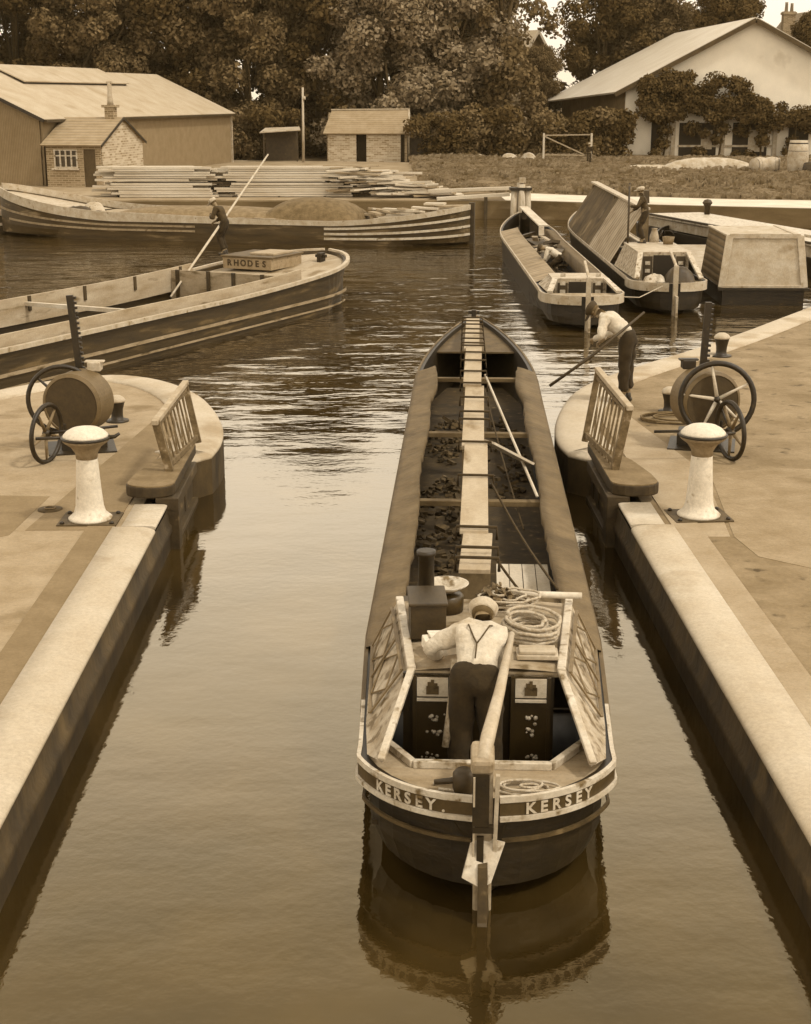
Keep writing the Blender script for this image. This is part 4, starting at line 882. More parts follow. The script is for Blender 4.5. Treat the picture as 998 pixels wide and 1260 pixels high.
# ------------------------------------------------------------------ moored narrowboats on the right
def moored(lab, loc, rz, L, door_dark=True, nm='narrowboat', roof_z=1.5, cab=(1.9, 4.6)):
    t = thing(nm, lab, 'boat', loc, rz); hb = nb_hb(L, 1.06, 1.3, 5.0); hw = nb_hw(L, hb)
    z = lambda u: .80+.05*max(0, 1-u/1.5)+.5*max(0, (u-L+7)/7)**2
    hull_mesh(L, hb, hw, z, n=46).build('hull', HULLM, t)
    b = MB(); edge_strip(b, L, hb, .012, 1.9, lambda u: z(u)-.22, lambda u: z(u)+.02, .04, n=24); b.build('stern_band', CREAM, t)
    b = MB(); edge_strip(b, L, hb, 1.9, L-.02, lambda u: z(u)-.07, lambda u: z(u)+.03, .03, n=50); b.build('gunwale', OLDWHITE, t)
    b = MB(); b.prism([(-hb(u)+.05, u) for u in (.15, .4, .8, 1.2)]+[(hb(u)-.05, u) for u in (1.2, .8, .4, .15)], .74, .79); b.build('stern_deck', WOOD, t)
    c0, c1 = cab; w0 = .70
    b = MB(); b.box((0, (c0+c1)/2, roof_z-.02), (2*w0+.1, c1-c0, .05)); b.build('cabin_roof', CREAM, t, bevel=.01)
    for s_ in (-1, 1):
        b = MB(); b.slab([(s_*w0, c1, roof_z-.04), (s_*w0, c0, roof_z-.04), (s_*.95, c0-.9, .86), (s_*1.0, c1, .82)][::s_], .04); b.build('cabin_side', PANEL, t)
        b = MB(); b.beam((s_*(w0-.02), c0-.01, roof_z-.02), (s_*.9, c0-.95, .88), .14, .06); b.build('side_coaming', WHITE, t)
    b = MB(); b.box((0, c0, (roof_z+.3)/2), (2*w0, .04, roof_z-.32)); b.build('bulkhead', mat('bulkhead_cream', .30, .4, 6, .6, .1, spots=(.08, 9, .55)), t)
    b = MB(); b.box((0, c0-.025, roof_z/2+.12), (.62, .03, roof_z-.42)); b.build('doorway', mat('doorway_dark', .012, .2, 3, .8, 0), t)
    for s_ in (-1, 1):
        d = thing_part('cabin_door', t, (s_*.47, c0-.03, 0)); b = MB(); b.box((0, 0, roof_z/2+.13), (.26, .03, roof_z-.5)); b.build('door_leaf', DARKWOOD, d)
        b = MB()
        for k in range(4): b.box((0, -.02, .55+.22*k), (.14, .015, .10))
        b.build('painted_panel', mat('panel_pale', .4, .4, 12, .5, 0), d)
    b = MB(); b.beam((0, -.1, -.3), (0, -.12, 1.35), .12, .14, up=(0, 1, 0)); b.beam((0, -.1, 1.33), (.03, 1.1, 1.62), .06, .07); b.box((0, -.3, .2), (.06, .35, .7)); b.build('rudder', OLDWHITE, t)
    return t, hb, z
def cloth_side(t, hb, z, sd_, u0, u1, wd, lift, m, name='side_cloth', ridge=None):
    rng = random.Random(int(u0*7)+sd_); rows = []; n = 40
    for i in range(n+1):
        u = u0+(u1-u0)*i/n; g = hb(u); j = lambda: rng.uniform(-.02, .02)
        if ridge: e = [(sd_*(g+.01), u, z(u)-.02), (sd_*(g*.66), u, z(u)+(ridge-z(u))*.36+j()), (sd_*(g*.3), u, z(u)+(ridge-z(u))*.72+j()), (sd_*.03, u, ridge)]
        else: e = [(sd_*(g+.01), u, z(u)), (sd_*(g-wd*.5), u, z(u)+lift*.6+j()), (sd_*(g-wd), u, z(u)+lift), (sd_*(g-wd-.02), u, z(u)-.25)]
        rows.append(e)
    b = MB(); b.grid(rows, smooth=True, flip=sd_ < 0); return b.build(name, m, t)
A, ahb, az = moored('moored narrowboat at the left of the group with a crouching man in its hold', (5.2, 37.4, 0), R(-.7), 22.5, roof_z=1.12, cab=(1.7, 2.9))
BOARDT = ribmat('boarded_cloth', .19, 'Y', .9, var=.35, bump=.4, lines=.4)
cloth_side(A, ahb, az, -1, 3.4, 18.5, .66, .16, BOARDT); cloth_side(A, ahb, az, 1, 3.2, 18.5, .40, .10, TARP)
b = MB(); b.box((0, 11, .16), (1.6, 15, .04)); b.build('hold_floor', mat('hold_dark', .03), A)
b = MB(); b.beam((.30, 15.5, 1.35), (.1, 22.0, 1.55), .34, .05); b.build('top_plank', PALEWOOD, A)
b = MB(); b.box((.2, 18.3, .8), (.3, .06, 1.1)); b.box((.1, 21.6, 1.3), (.2, .06, .4)); b.build('stand', DARKWOOD, A)
Bt, bhb_, bz_ = moored('moored narrowboat with open doorway and cloths raised to its ridge plank', (7.95, 40.1, 0), R(-1.0), 22.0, roof_z=1.52, cab=(1.9, 4.8))
cloth_side(Bt, bhb_, bz_, -1, 5.6, 11.2, .5, .1, ribmat('pale_boarding', .25, 'Y', .8, var=.4, bump=.5, lines=.55), ridge=2.45); cloth_side(Bt, bhb_, bz_, -1, 11.2, 18.5, .5, .1, mat('hollow_shade_cloth', .06, .7, 1.2, .9, .6, spots=(.20, .9, .58)), ridge=2.45)  # far stretch of cloth painted dark for the shaded hollow
b = MB(); b.beam((-.02, 5.4, 2.47), (0, 18.7, 2.55), .26, .06); b.build('ridge_plank', CREAM, Bt)
b = MB()
for y in (5.7, 12, 18.3): b.box((0, y, 1.3), (.24, .07, 2.3))
b.build('stand', mat('stand_paint', .10), Bt)
cloth_side(Bt, bhb_, bz_, 1, 5.0, 18.5, .30, .08, OLDWHITE)
b = MB(); b.box((0, 11, .16), (1.6, 15, .04)); b.build('hold_floor', mat('hold_dark', .03), Bt)
mound('tarpaulin_bundle', .42, .34, .42, DARKWOOD, 'round dark bundle on the stern of the middle moored narrowboat', 'bundle', (8.25, 41.0, .80), 0, 14, flat=.6)
mound('folded_sheet', .30, .22, .22, WHITE, 'small white folded sheet beside the dark stern bundle', 'sheet', (7.55, 41.0, .80), 0, 10, flat=.6)
# covered square ended boat
Cb = thing('covered_boat', 'square ended boat covered by a pale framed tarpaulin at the right edge', 'boat', (10.85, 41.9, 0), R(-3))
chb = lambda u: 1.22 if 1 < u < 14 else (1.16+.06*u if u <= 1 else 1.22*max(.01, 1-((u-14)/4)**2)**.5)
hull_mesh(18, chb, lambda u: min(chb(u), 1.15), lambda u: .50+.3*max(0, (u-10)/8)**2, floor=.1, n=40).build('hull', HULLM, Cb)
b = MB(); b.box((0, 0, .08), (2.32, .05, .82)); b.box((0, -.03, .47), (2.6, .12, .07)); b.build('transom', HULLM, Cb)
b = MB(); b.prism([(-1.16, 0.05), (1.16, 0.05), (1.16, 13), (-1.16, 13)], .44, .49); b.build('deck', OLDWHITE, Cb)
bx0 = [(-1.18, .10, .50), (1.18, .10, .50), (1.0, .22, 1.95), (-1.0, .22, 1.95)]
bx1 = [(-1.18, 3.8, .50), (1.18, 3.8, .50), (1.0, 3.7, 1.95), (-1.0, 3.7, 1.95)]
b = MB(); b.add(bx0+bx1, [(0, 1, 2, 3), (5, 4, 7, 6), (3, 2, 6, 7)]); b.add([bx0[1], bx1[1], bx1[2], bx0[2]], [(0, 1, 2, 3)]); b.build('tarpaulin_cover', PALETARP, Cb)
b = MB(); b.add([Vector(q)+Vector((-.012, 0, 0)) for q in (bx1[0], bx0[0], bx0[3], bx1[3])], [(0, 1, 2, 3)]); b.build('boarded_side', ribmat('side_boards', .10, 'Z', 1.6, var=.3, bump=.5, lines=.5), Cb)
b = MB()
for p, q in ((0, 1), (1, 2), (2, 3), (3, 0)): b.beam(Vector(bx0[p])+Vector((0, -.02, 0)), Vector(bx0[q])+Vector((0, -.02, 0)), .06, .20 if p in (1, 3) else .14, up=(0, 0, 1) if p in (0, 2) else (1, 0, 0))
b.beam(bx0[3], bx1[3], .14, .05); b.beam(bx0[2], bx1[2], .14, .05); b.build('cover_frame', CREAM, Cb, bevel=.01)
# long pale roofed boat behind
Db = thing('covered_boat', 'long boat with a flat pale roof moored behind the square ended boat', 'boat', (15.9, 47.2, 0), R(14))
dhb = lambda u: 1.55*max(.01, 1-(abs(u-9)/9)**5)**.5
hull_mesh(18, dhb, lambda u: dhb(u)*.95, lambda u: .62, floor=.1, n=40).build('hull', HULLM, Db)
b = MB(); b.box((0, 8.3, .83), (2.5, 14.6, .40)); b.build('cabin_wall', OLDWHITE, Db)
b = MB(); b.box((0, 8.3, 1.05), (2.75, 15.0, .06)); b.box((.3, 4, 1.12), (.9, 1.1, .1)); b.build('cabin_roof', WHITE, Db, bevel=.01)
b = MB(); b.beam((-1.35, 1.0, 1.12), (-1.35, 15.4, 1.12), .10, .07); b.build('roof_rail', DARKWOOD, Db)
b = MB(); b.lathe([(.12, 0), (.12, .35), (.16, .36), (.16, .42)], 12); b.lathe([(.19, .42), (.21, .47), (.14, .58), (0, .62)], 14); o = b.build('mooring_post', DARKWOOD); o.location = (13.4, 61.6, 1.09); tag(o, 'short dark post with a pale cap standing above the long pale roof', 'post')
src2 = MB().box((0, 0, 0), (1.6, .2, .05)).build('board', OLDWHITE); tag(src2, 'pale loose board lying among the gear in a moored narrowboat', 'board', 'pale boards in the moored boats')
src3 = MB().box((0, 0, 0), (1.3, .28, .10)).build('board', DARKWOOD); tag(src3, 'dark loose board lying among the gear in a moored narrowboat', 'board', 'dark boards in the moored boats')
# people on the moored boats
person('crouching man in white shirt working in the hold of the left moored boat', (5.45, 45.6, .3), R(75), lean=R(62), hands=((-.1, .60, .50), (.2, .58, .48)), hipz=.72, head_nod=R(20), cap=mat('dark_cap', .03), feet=((-.12, .05, .06), (.12, -.1, .06)))
person('man in dark waistcoat standing with a pole on the middle moored boat', (7.85, 44.6, 1.50), R(80), lean=R(14), hands=((-.15, .45, 1.12), (.10, .40, .95)), cap=mat('pale_cap', .55), shirt=mat('dark_waistcoat', .035), trousers=CLOTH)
b = MB(); b.tube([(7.35, 44.55, .85), (7.32, 44.5, 3.3)], .03, 6); tag(b.build('boat_pole', DARKWOOD), 'upright dark pole held by the man on the middle moored boat', 'pole')
t = thing('basket', 'small dark basket and cans on the cabin roof beside the standing man', 'basket', (8.5, 44.2, 1.50))
b = MB(); b.lathe([(.14, 0), (.19, .25), (.17, .25), (.12, .03), (0, .03)], 14); b.build('bowl', GREYIRON, t); b = MB(); b.tube([(-.17, 0, .24), (-.1, 0, .42), (.1, 0, .42), (.17, 0, .24)], .012, 6); b.build('handle', IRON, t)
t = thing('water_can', 'tall water can on the cabin roof behind the small basket', 'can', (8.2, 44.9, 1.50))
b = MB(); b.lathe([(.15, 0), (.14, .2), (.10, .32), (.08, .42), (.1, .44)], 14); b.build('can_body', OLDWHITE, t); b = MB(); b.tube([(.12, 0, .1), (.26, 0, .38)], [.03, .02], 6); b.build('spout', IRON, t)
b = MB(); b.tube([(5.7, 37.5, .85), (6.8, 39.0, .62), (7.6, 40.0, .80)], .015, 5); tag(b.build('mooring_rope', ROPEM), 'pale mooring rope slung between the sterns of the two narrowboats', 'rope')
random.seed(19)
for k in range(26):
    o = (src2 if k % 2 else src3); first = k < 2; o = o if first else o.copy()
    if not first: COL.objects.link(o)
    onB = k % 3 == 0; o.location = ((8.5 if onB else 5.45)+random.uniform(-.35, .45), random.uniform(47, 56), .85+random.uniform(-.3, .25)); o.rotation_euler = (random.uniform(-.2, .2), random.uniform(-.3, .3), random.gauss(1.4, .5)); o.scale = (random.uniform(.5, 1.1), 1, 1)
random.seed(9)
b = MB()
for k in range(60): b.box((random.uniform(-.45, .45), random.uniform(-2.6, 2.6), random.uniform(0, .35)), (random.uniform(.1, .5), random.uniform(.1, .4), .05), rz=random.uniform(0, 3), rx=random.uniform(-.4, .4))
o = b.build('litter_heap', mat('clutter_mid', .045)); o.location = (5.3, 45.5, .2); tag(o, 'loose boards and cargo litter in the hold of the left moored boat', 'litter', kind='stuff')

# ------------------------------------------------------------------ timber wharf
TIM = mat('sawn_timber', .43, .22, 2, .85, .2, stretch=(.2, 1, 1), spots=(.20, 2.5, .66))
TIM2 = mat('weathered_timber', .24, .35, 2, .85, .2, stretch=(.2, 1, 1), spots=(.08, 3, .6))
protos = []
def plank(L, w_, h_, m):
    b = MB(); b.box((0, 0, 0), (L, w_, h_)); return b.build('plank', m)
def stack(x0, x1, y, layers, deep, lab, grp, hh=.115, jit=.75, m=TIM, z0=.98, skip=()):
    first = plank(x1-x0, .30, .103, m); used = False; tag(first, lab, 'plank', grp)
    for k in range(layers):
        z = z0+k*hh+(.10 if k >= 6 else 0)
        for d in range(deep):
            if (k, d) in skip: continue
            o = first if not used else first.copy()
            if used: COL.objects.link(o)
            used = True
            o.location = ((x0+x1)/2+random.uniform(-jit, jit), y+d*.33+random.uniform(-.04, .04), z+random.uniform(-.006, .006)); o.rotation_euler = (0, random.uniform(-.002, .002), random.uniform(-.012, .012)); o.scale = (random.uniform(.93, 1.05), 1, random.uniform(.85, 1.05))
def bearers(xs, y, z, lab, grp, ln=1.3):
    p0 = None
    for x in xs:
        if p0 is None: b = MB(); b.box((0, 0, 0), (.12, ln, .10)); p0 = b.build('bearer', DARKWOOD); tag(p0, lab, 'bearer', grp); o = p0
        else: o = p0.copy(); COL.objects.link(o)
        o.location = (x, y, z)
stack(-14.0, -9.0, 75.6, 12, 4, 'pale sawn plank in the left hand stack on the timber wharf', 'planks of the left stack')
stack(-8.2, -2.2, 75.8, 12, 4, 'pale sawn plank in the middle stack on the timber wharf', 'planks of the middle stack')
stack(-13.4, 1.2, 79.5, 9, 2, 'long pale plank in the rear stack of the timber wharf', 'planks of the rear stack', jit=.8)
bearers([-13.5, -11.6, -9.8], 76.1, .91, 'dark bearer under the left timber stack', 'bearers under the left stack'); bearers([-7.6, -5.3, -3.0], 76.2, .91, 'dark bearer under the middle timber stack', 'bearers under the middle stack')
bearers([-12, -9, -6, -3, 0], 79.7, .91, 'dark bearer under the rear timber stack', 'bearers under the rear stack', .8)
random.seed(15)
for xc, lab, grp in ((-8.7, 'dark short timber added as shade in the gap between the left and middle stacks', 'shade timbers between the stacks'), (-1.9, 'dark short timber added as shade at the right of the middle stack', 'shade timbers right of the middle stack')):
    p0 = None  # dark timbers added to stand in for deep shade beside the stacks
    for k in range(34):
        if p0 is None: b = MB(); b.box((0, 0, 0), (.7, 1.0, .10)); p0 = b.build('shade_timber', DARKWOOD); tag(p0, lab, 'timber', grp); o = p0
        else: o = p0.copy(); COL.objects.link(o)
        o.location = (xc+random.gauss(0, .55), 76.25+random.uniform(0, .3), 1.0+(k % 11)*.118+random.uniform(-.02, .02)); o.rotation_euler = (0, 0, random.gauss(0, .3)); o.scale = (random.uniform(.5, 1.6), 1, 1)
src = plank(2.6, .26, .075, TIM); srcd = plank(2.2, .28, .08, TIM2)
tag(src, 'short pale board thrown on the ragged heap right of the timber stacks', 'board', 'pale boards of the ragged heap'); tag(srcd, 'weathered darker board in the ragged heap right of the timber stacks', 'board', 'dark boards of the ragged heap')
random.seed(31)
for k in range(78):
    base = src if k % 3 else srcd
    o = base if k in (0, 1) else base.copy()
    if k not in (0, 1): COL.objects.link(o)
    f = random.random(); x = -2.0+f*5.2+random.uniform(-.4, .4); h = 1.45*(1-f)**.9*random.uniform(.1, 1.05)
    o.location = (x, random.uniform(74.6, 77.2), .93+h+.05); o.rotation_euler = (random.uniform(-.2, .2), random.uniform(-.07, .07), random.gauss(0, .45)); o.scale = (random.uniform(.5, 1.15), 1, 1)
random.seed(32)
for k in range(22):
    o = (src if k % 2 else srcd).copy(); COL.objects.link(o); u_ = random.uniform(LL-4.6, LL-.9); q = lp(u_, random.uniform(-.9, 1.0)); o.location = (q.x, q.y, lz(u_)+.04+random.uniform(0, .32)); o.rotation_euler = (random.uniform(-.15, .15), random.uniform(-.1, .1), lrot+random.gauss(0, .5)); o.scale = (random.uniform(.35, .75), 1, 1)
    o['label'] = 'pale board lying loose on the stern deck of the lighter' if k % 2 else 'dark board lying loose on the stern deck of the lighter'; o['group'] = 'pale boards on the lighter stern' if k % 2 else 'dark boards on the lighter stern'
# jetty: two long timbers, a trestle and the post cluster
for k, (p, q, lab) in enumerate((((2.2, 74.6, 1.25), (6.3, 74.2, 1.42), 'upper long pale beam running from the heap to the mooring posts'), ((2.6, 73.4, .95), (6.2, 73.7, 1.15), 'lower long pale beam running from the heap to the mooring posts'))):
    b = MB(); b.beam(p, q, .30, .16); tag(b.build('beam', TIM, bevel=.01), lab, 'beam')
b = MB(); b.box((5.0, 73.2, .3), (.16, .16, 1.5)); tag(b.build('post', DARKWOOD), 'short dark post under the lower long beam at the wharf corner', 'post')
dl = thing('mooring_dolphin', 'cluster of pale mooring posts with a dark band at the wharf corner', 'mooring posts', (6.65, 72.6, 0))
for x, y, h in ((-.34, 0, 1.45), (.05, -.12, 1.7), (.38, .05, 1.6), (.0, .35, 1.75)):
    b = MB(); b.tube([(x, y, -.6), (x*.85, y*.85, h)], [.19, .17], 10); b.build('post', mat('weathered_post', .36, .4, 5, .8, .3, stretch=(1, 1, .2), spots=(.10, 5, .58)), dl)
b = MB(); b.box((0, .1, 1.48), (1.05, .75, .13)); b.build('band', IRON, dl); b = MB(); b.box((.08, .1, 1.88), (.30, .3, .24)); b.build('post_cap', OLDWHITE, dl)

# ------------------------------------------------------------------ buildings
ROOFG = mat('grey_slate_roof', .33, .15, .8, .75, .2, bscale=6, spots=(.24, .5, .6))
ROOFG2 = ribmat('tiled_roof', .22, 'Z', 2.2, var=.2, bump=.5, lines=.3)
CORR = ribmat('corrugated_wall', .17, 'Y', 3.0, var=.15, bump=.5, lines=.25)
BRICK = brickmat('stock_brick', .15, .28, 1.6); BRICK2 = brickmat('pale_brick', .26, .38, 1.8)
def roof_plane(b, pts, t=.10): b.slab(pts, t)
# big left shed: long side wall receding to the right
sh0 = Vector((-19.3, 85.6, 0)); shd = Vector((7.4, 31.6, 0)).normalized(); Ls = 32.5; Wd = 12.0; ez, rz0 = 4.6, 7.35
S1 = thing('shed', 'large grey roofed shed with corrugated walls at the left', 'shed', sh0, math.atan2(-shd.x, shd.y))
# local: y along the side wall, -x to the left
b = MB(); b.slab([(0, 0, .6), (0, Ls, .6), (0, Ls, ez), (0, 0, ez)], .12); b.build('side_wall', CORR, S1)
b = MB(); b.slab([(-.1, -.0, .6), (-Wd, 0, .6), (-Wd, 0, ez), (-Wd/2, 0, rz0), (-.1, 0, ez)], .12); b.build('gable_wall', ribmat('corrugated_gable', .16, 'X', 3.0, var=.15, bump=.5, lines=.25), S1)
b = MB(); b.slab([(-.1, Ls, .6), (-Wd, Ls, .6), (-Wd, Ls, ez), (-Wd/2, Ls, rz0), (-.1, Ls, ez)], .12); b.build('gable_wall', ribmat('corrugated_gable', .16, 'X', 3.0, var=.15, bump=.5, lines=.25), S1)
b = MB(); sl = (rz0-ez)/(Wd/2); b.slab([(.35, -.35, ez-.35*sl+.1), (.35, Ls+.35, ez-.35*sl+.1), (-Wd/2, Ls+.35, rz0+.1), (-Wd/2, -.35, rz0+.1)], .08); b.slab([(-Wd-.35, -.35, ez-.35*sl+.1), (-Wd-.35, Ls+.35, ez-.35*sl+.1), (-Wd/2, Ls+.35, rz0+.1), (-Wd/2, -.35, rz0+.1)], .08); b.build('roof', ROOFG, S1)
b = MB(); o_ = .34; b.slab([(-Wd/2+2.2, 6, rz0-2.2*sl+o_), (-Wd/2+2.2, 22, rz0-2.2*sl+o_), (-Wd/2-.1, 22, rz0+o_), (-Wd/2-.1, 6, rz0+o_)], .07); b.build('roof_vent', ROOFG, S1)
b = MB(); b.box((-Wd/2+2.0, 14, rz0-2.0*sl+.17), (.1, 15.8, .26)); b.build('vent_gap', IRON, S1)
b = MB(); b.beam((.42, -.3, ez-.13), (.42, Ls+.3, ez-.13), .14, .14); b.build('gutter', DARKWOOD, S1); b = MB(); b.beam((.12, Ls-.05, .7), (.12, Ls-.05, ez-.2), .16, .16, up=(0, 1, 0)); b.build('corner_post', OLDWHITE, S1)
b = MB(); b.beam((.38, -.42, ez-.12), (-Wd/2, -.42, rz0+.02), .06, .18); b.build('bargeboard', IRON, S1)
b = MB(); b.box((-4.9, -.10, 2.9), (.9, .06, .7)); b.build('window', mat('window_dark', .03, .2, 3, .15, 0), S1)
# small brick office before it
hd_ = R(-11)
S2 = thing('brick_hut', 'small brick hut with white barred window and dark door before the left shed', 'hut', (-15.8, 84.2, 0), hd_)
Wx, Dy, e2, r2 = 3.2, 6.6, 3.25, 4.55
b = MB(); b.slab([(-Wx, 0, .7), (-2.75, 0, .7), (-2.75, 0, e2), (-Wx, 0, e2)], .14); b.slab([(-2.75, 0, .7), (-1.35, 0, .7), (-1.35, 0, 1.95), (-2.75, 0, 1.95)], .14); b.slab([(-2.75, 0, 2.95), (-1.35, 0, 2.95), (-1.35, 0, e2), (-2.75, 0, e2)], .14); b.slab([(-1.35, 0, .7), (-1.0, 0, .7), (-1.0, 0, e2), (-1.35, 0, e2)], .14); b.slab([(-.28, 0, .7), (0, 0, .7), (0, 0, e2), (-.28, 0, e2)], .14); b.slab([(-1.0, 0, 3.0), (-.28, 0, 3.0), (-.28, 0, e2), (-1.0, 0, e2)], .14); b.build('front_wall', BRICK, S2)
b = MB(); b.slab([(.0, .075, .7), (0, Dy, .7), (0, Dy, e2), (0, Dy/2, r2), (0, .075, e2)], .14); b.build('gable_wall', BRICK2, S2)  # sunlit gable: paler brick than the front, the light put into the colour
b = MB(); b.slab([(-Wx-.2, -.35, e2-.08), (.18, -.35, e2-.08), (.18, Dy/2, r2+.08), (-Wx-.2, Dy/2, r2+.08)], .08); b.slab([(-Wx-.2, Dy+.3, e2-.08), (.18, Dy+.3, e2-.08), (.18, Dy/2, r2+.08), (-Wx-.2, Dy/2, r2+.08)], .08); b.build('roof', ROOFG2, S2)
b = MB(); b.beam((.22, -.35, e2-.10), (.22, Dy/2, r2+.05), .05, .12); b.beam((.22, Dy+.3, e2-.10), (.22, Dy/2, r2+.05), .05, .12); b.build('bargeboard', IRON, S2)
wn = thing_part('window', S2, (-2.05, -.02, 2.45)); b = MB(); b.box((0, .04, 0), (1.36, .02, .96)); b.build('pane', mat('window_dark', .03), wn)
b = MB()
for x in (-.66, -.33, 0, .33, .66): b.box((x, -.02, 0), (.09, .06, 1.0))
for z in (-.48, .48, .16): b.box((0, -.02, z), (1.4, .05, .06 if abs(z) < .3 else .09))
b.build('frame', WHITE, wn); b = MB(); b.box((0, -.12, -.56), (1.6, .2, .09)); b.build('sill', WHITE, wn)
dr = thing_part('door', S2, (-.64, .03, 1.85)); b = MB(); b.box((0, 0, 0), (.72, .05, 2.3)); b.build('door_leaf', mat('door_brown', .05, .3, 6, .7, .2), dr); b = MB(); b.box((-.38, -.06, 0), (.07, .06, 2.35)); b.box((.38, -.06, 0), (.07, .06, 2.35)); b.box((0, -.06, 1.16), (.7, .06, .07)); b.build('frame', mat('frame_pale', .25), dr)
ch = thing_part('chimney', S2, (-.55, Dy/2, r2)); b = MB(); b.box((0, 0, .25), (.55, .55, .9)); b.box((0, 0, .72), (.85, .7, .14)); b.build('stack', BRICK, ch, bevel=.02); b = MB(); b.lathe([(.20, .78), (.16, 1.1), (.12, 1.5), (.13, 1.9), (.10, 2.0)], 12); b.box((0, 0, 2.05), (.34, .18, .07)); b.build('pot', OLDWHITE, ch)
# brick store with two doorways
S3 = thing('brick_store', 'small brick store with sagging tiled roof under the trees', 'store', (-4.4, 119, 0), R(-4))
b = MB()
for a, c in ((0, 2.25), (3.05, 5.75)): b.slab([(a, 0, .8), (c, 0, .8), (c, 0, 3.1), (a, 0, 3.1)], .2)
b.slab([(2.25, 0, 2.95), (3.05, 0, 2.95), (3.05, 0, 3.1), (2.25, 0, 3.1)], .2); b.build('front_wall', BRICK2, S3)
b = MB(); b.slab([(6.15, .1, .8), (6.15, 3.6, .8), (6.15, 3.6, 3.1), (6.15, 1.8, 4.6), (6.15, .1, 3.1)], .2); b.slab([(0, .1, .8), (0, 3.6, .8), (0, 3.6, 3.1), (0, 1.8, 4.6), (0, .1, 3.1)], .2); b.build('gable_wall', BRICK, S3)
for q in (((2.65, .6, 1.9), (.8, .06, 2.2)), ((5.95, .2, 1.9), (.36, .06, 2.2))): b = MB(); b.box(*q); b.build('door', mat('door_black2', .015, .3, 3, .9, .1), S3)
b = MB(); b.slab([(-.35, -.35, 3.0), (6.5, -.35, 3.0), (6.3, 1.8, 4.78), (.15, 1.8, 4.72)], .1); b.slab([(-.35, 3.95, 3.0), (6.5, 3.95, 3.0), (6.3, 1.8, 4.78), (.15, 1.8, 4.72)], .1); b.build('roof', ROOFG2, S3)
b = MB(); b.beam((.1, 1.8, 4.82), (6.35, 1.8, 4.88), .2, .1); b.beam((6.45, -.35, 3.03), (6.3, 1.8, 4.8), .12, .14); b.beam((6.45, 3.95, 3.03), (6.3, 1.8, 4.8), .12, .14); b.build('ridge_tiles', OLDWHITE, S3)
b = MB(); b.box((7.1, 1.2, 1.75), (1.4, .08, 1.9)); b.build('side_screen', DARKWOOD, S3)
# lean-to, pole
S4 = thing('lean_to', 'low open lean-to with a pale ragged roof left of the brick store', 'lean-to', (-8.1, 119, 0))
b = MB(); b.slab([(-1.6, -.9, 3.1), (1.6, -.9, 3.3), (1.4, 1.2, 3.5), (-1.3, 1.2, 3.4)], .07); b.build('roof', PALETARP, S4)
for x in (-1.3, 1.3): b = MB(); b.box((x, -.6, 2.0), (.12, .12, 2.4)); b.build('post', DARKWOOD, S4)
b = MB(); b.box((0, 1.1, 2.0), (2.6, .08, 2.4)); b.build('back_wall', DARKWOOD, S4)
t = thing('telegraph_pole', 'tall thin pale pole left of the brick store', 'pole', (-6.25, 117, .9)); b = MB(); b.tube([(0, 0, 0), (.05, 0, 5.6)], [.11, .08], 8); b.build('shaft', mat('weathered_post', .36), t); b = MB(); b.lathe([(.05, 0), (.14, -.02), (.10, .22), (0, .26)], 10, c=(.15, 0, 4.7)); b.build('lamp_shade', OLDWHITE, t); b = MB(); b.box((.05, 0, 5.2), (.4, .06, .06)); b.build('arm', DARKWOOD, t)
# large barn on the right
BR = thing('barn', 'large barn with broad pale gable and pale sloping roof at the right', 'barn', (0, 0, 0))
ap, el_, er = (29.2, 121, 11.55), (19.3, 121, 6.5), (39.1, 121, 6.5)
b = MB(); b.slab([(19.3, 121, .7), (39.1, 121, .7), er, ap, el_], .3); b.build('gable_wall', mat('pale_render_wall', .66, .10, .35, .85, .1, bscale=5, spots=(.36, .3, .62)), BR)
b = MB(); b.slab([(18.35, 120.3, 6.12), (15.7, 150, 5.30), (28.5, 150, 11.75), (29.2, 120.3, 11.75)], .14); b.build('roof', mat('pale_sheet_roof', .46, .12, .4, .6, .1), BR)
b = MB(); b.slab([(40.2, 120.3, 6.12), (40.9, 150, 5.30), (28.6, 150, 11.74), (29.25, 120.3, 11.74)], .14); b.build('roof', mat('pale_sheet_roof', .46), BR)
b = MB(); b.beam((18.3, 120.2, 5.95), (29.2, 120.2, 11.58), .12, .34); b.beam((40.2, 120.2, 5.95), (29.2, 120.2, 11.56), .12, .34); b.build('bargeboard', mat('board_brown', .045, .3, 3, .8, .2), BR)
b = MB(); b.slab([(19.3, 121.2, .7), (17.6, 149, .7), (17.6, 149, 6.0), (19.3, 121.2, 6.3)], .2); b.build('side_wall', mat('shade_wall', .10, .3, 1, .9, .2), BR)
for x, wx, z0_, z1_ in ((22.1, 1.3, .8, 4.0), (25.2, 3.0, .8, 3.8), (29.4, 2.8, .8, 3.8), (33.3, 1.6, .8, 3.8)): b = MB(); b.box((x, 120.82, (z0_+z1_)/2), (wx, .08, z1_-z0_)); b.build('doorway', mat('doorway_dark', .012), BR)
for x in (23.2, 27.2, 31.4): b = MB(); b.box((x, 120.75, 2.3), (.35, .12, 3.2)); b.build('door_post', OLDWHITE, BR)
for x0_, x1_ in ((23.6, 27.0), (27.4, 31.2)): b = MB(); b.box(((x0_+x1_)/2, 120.7, 2.0), (x1_-x0_, .08, .16)); b.build('door_rail', OLDWHITE, BR)
for q in (((25.9, 120.72, 2.5), (.9, .05, 1.5)), ((29.9, 120.72, 2.4), (1.3, .05, 1.7)), ((22.6, 120.72, 2.2), (.7, .05, 2.4))): b = MB(); b.box(*q); b.build('door_leaf', CREAM, BR)
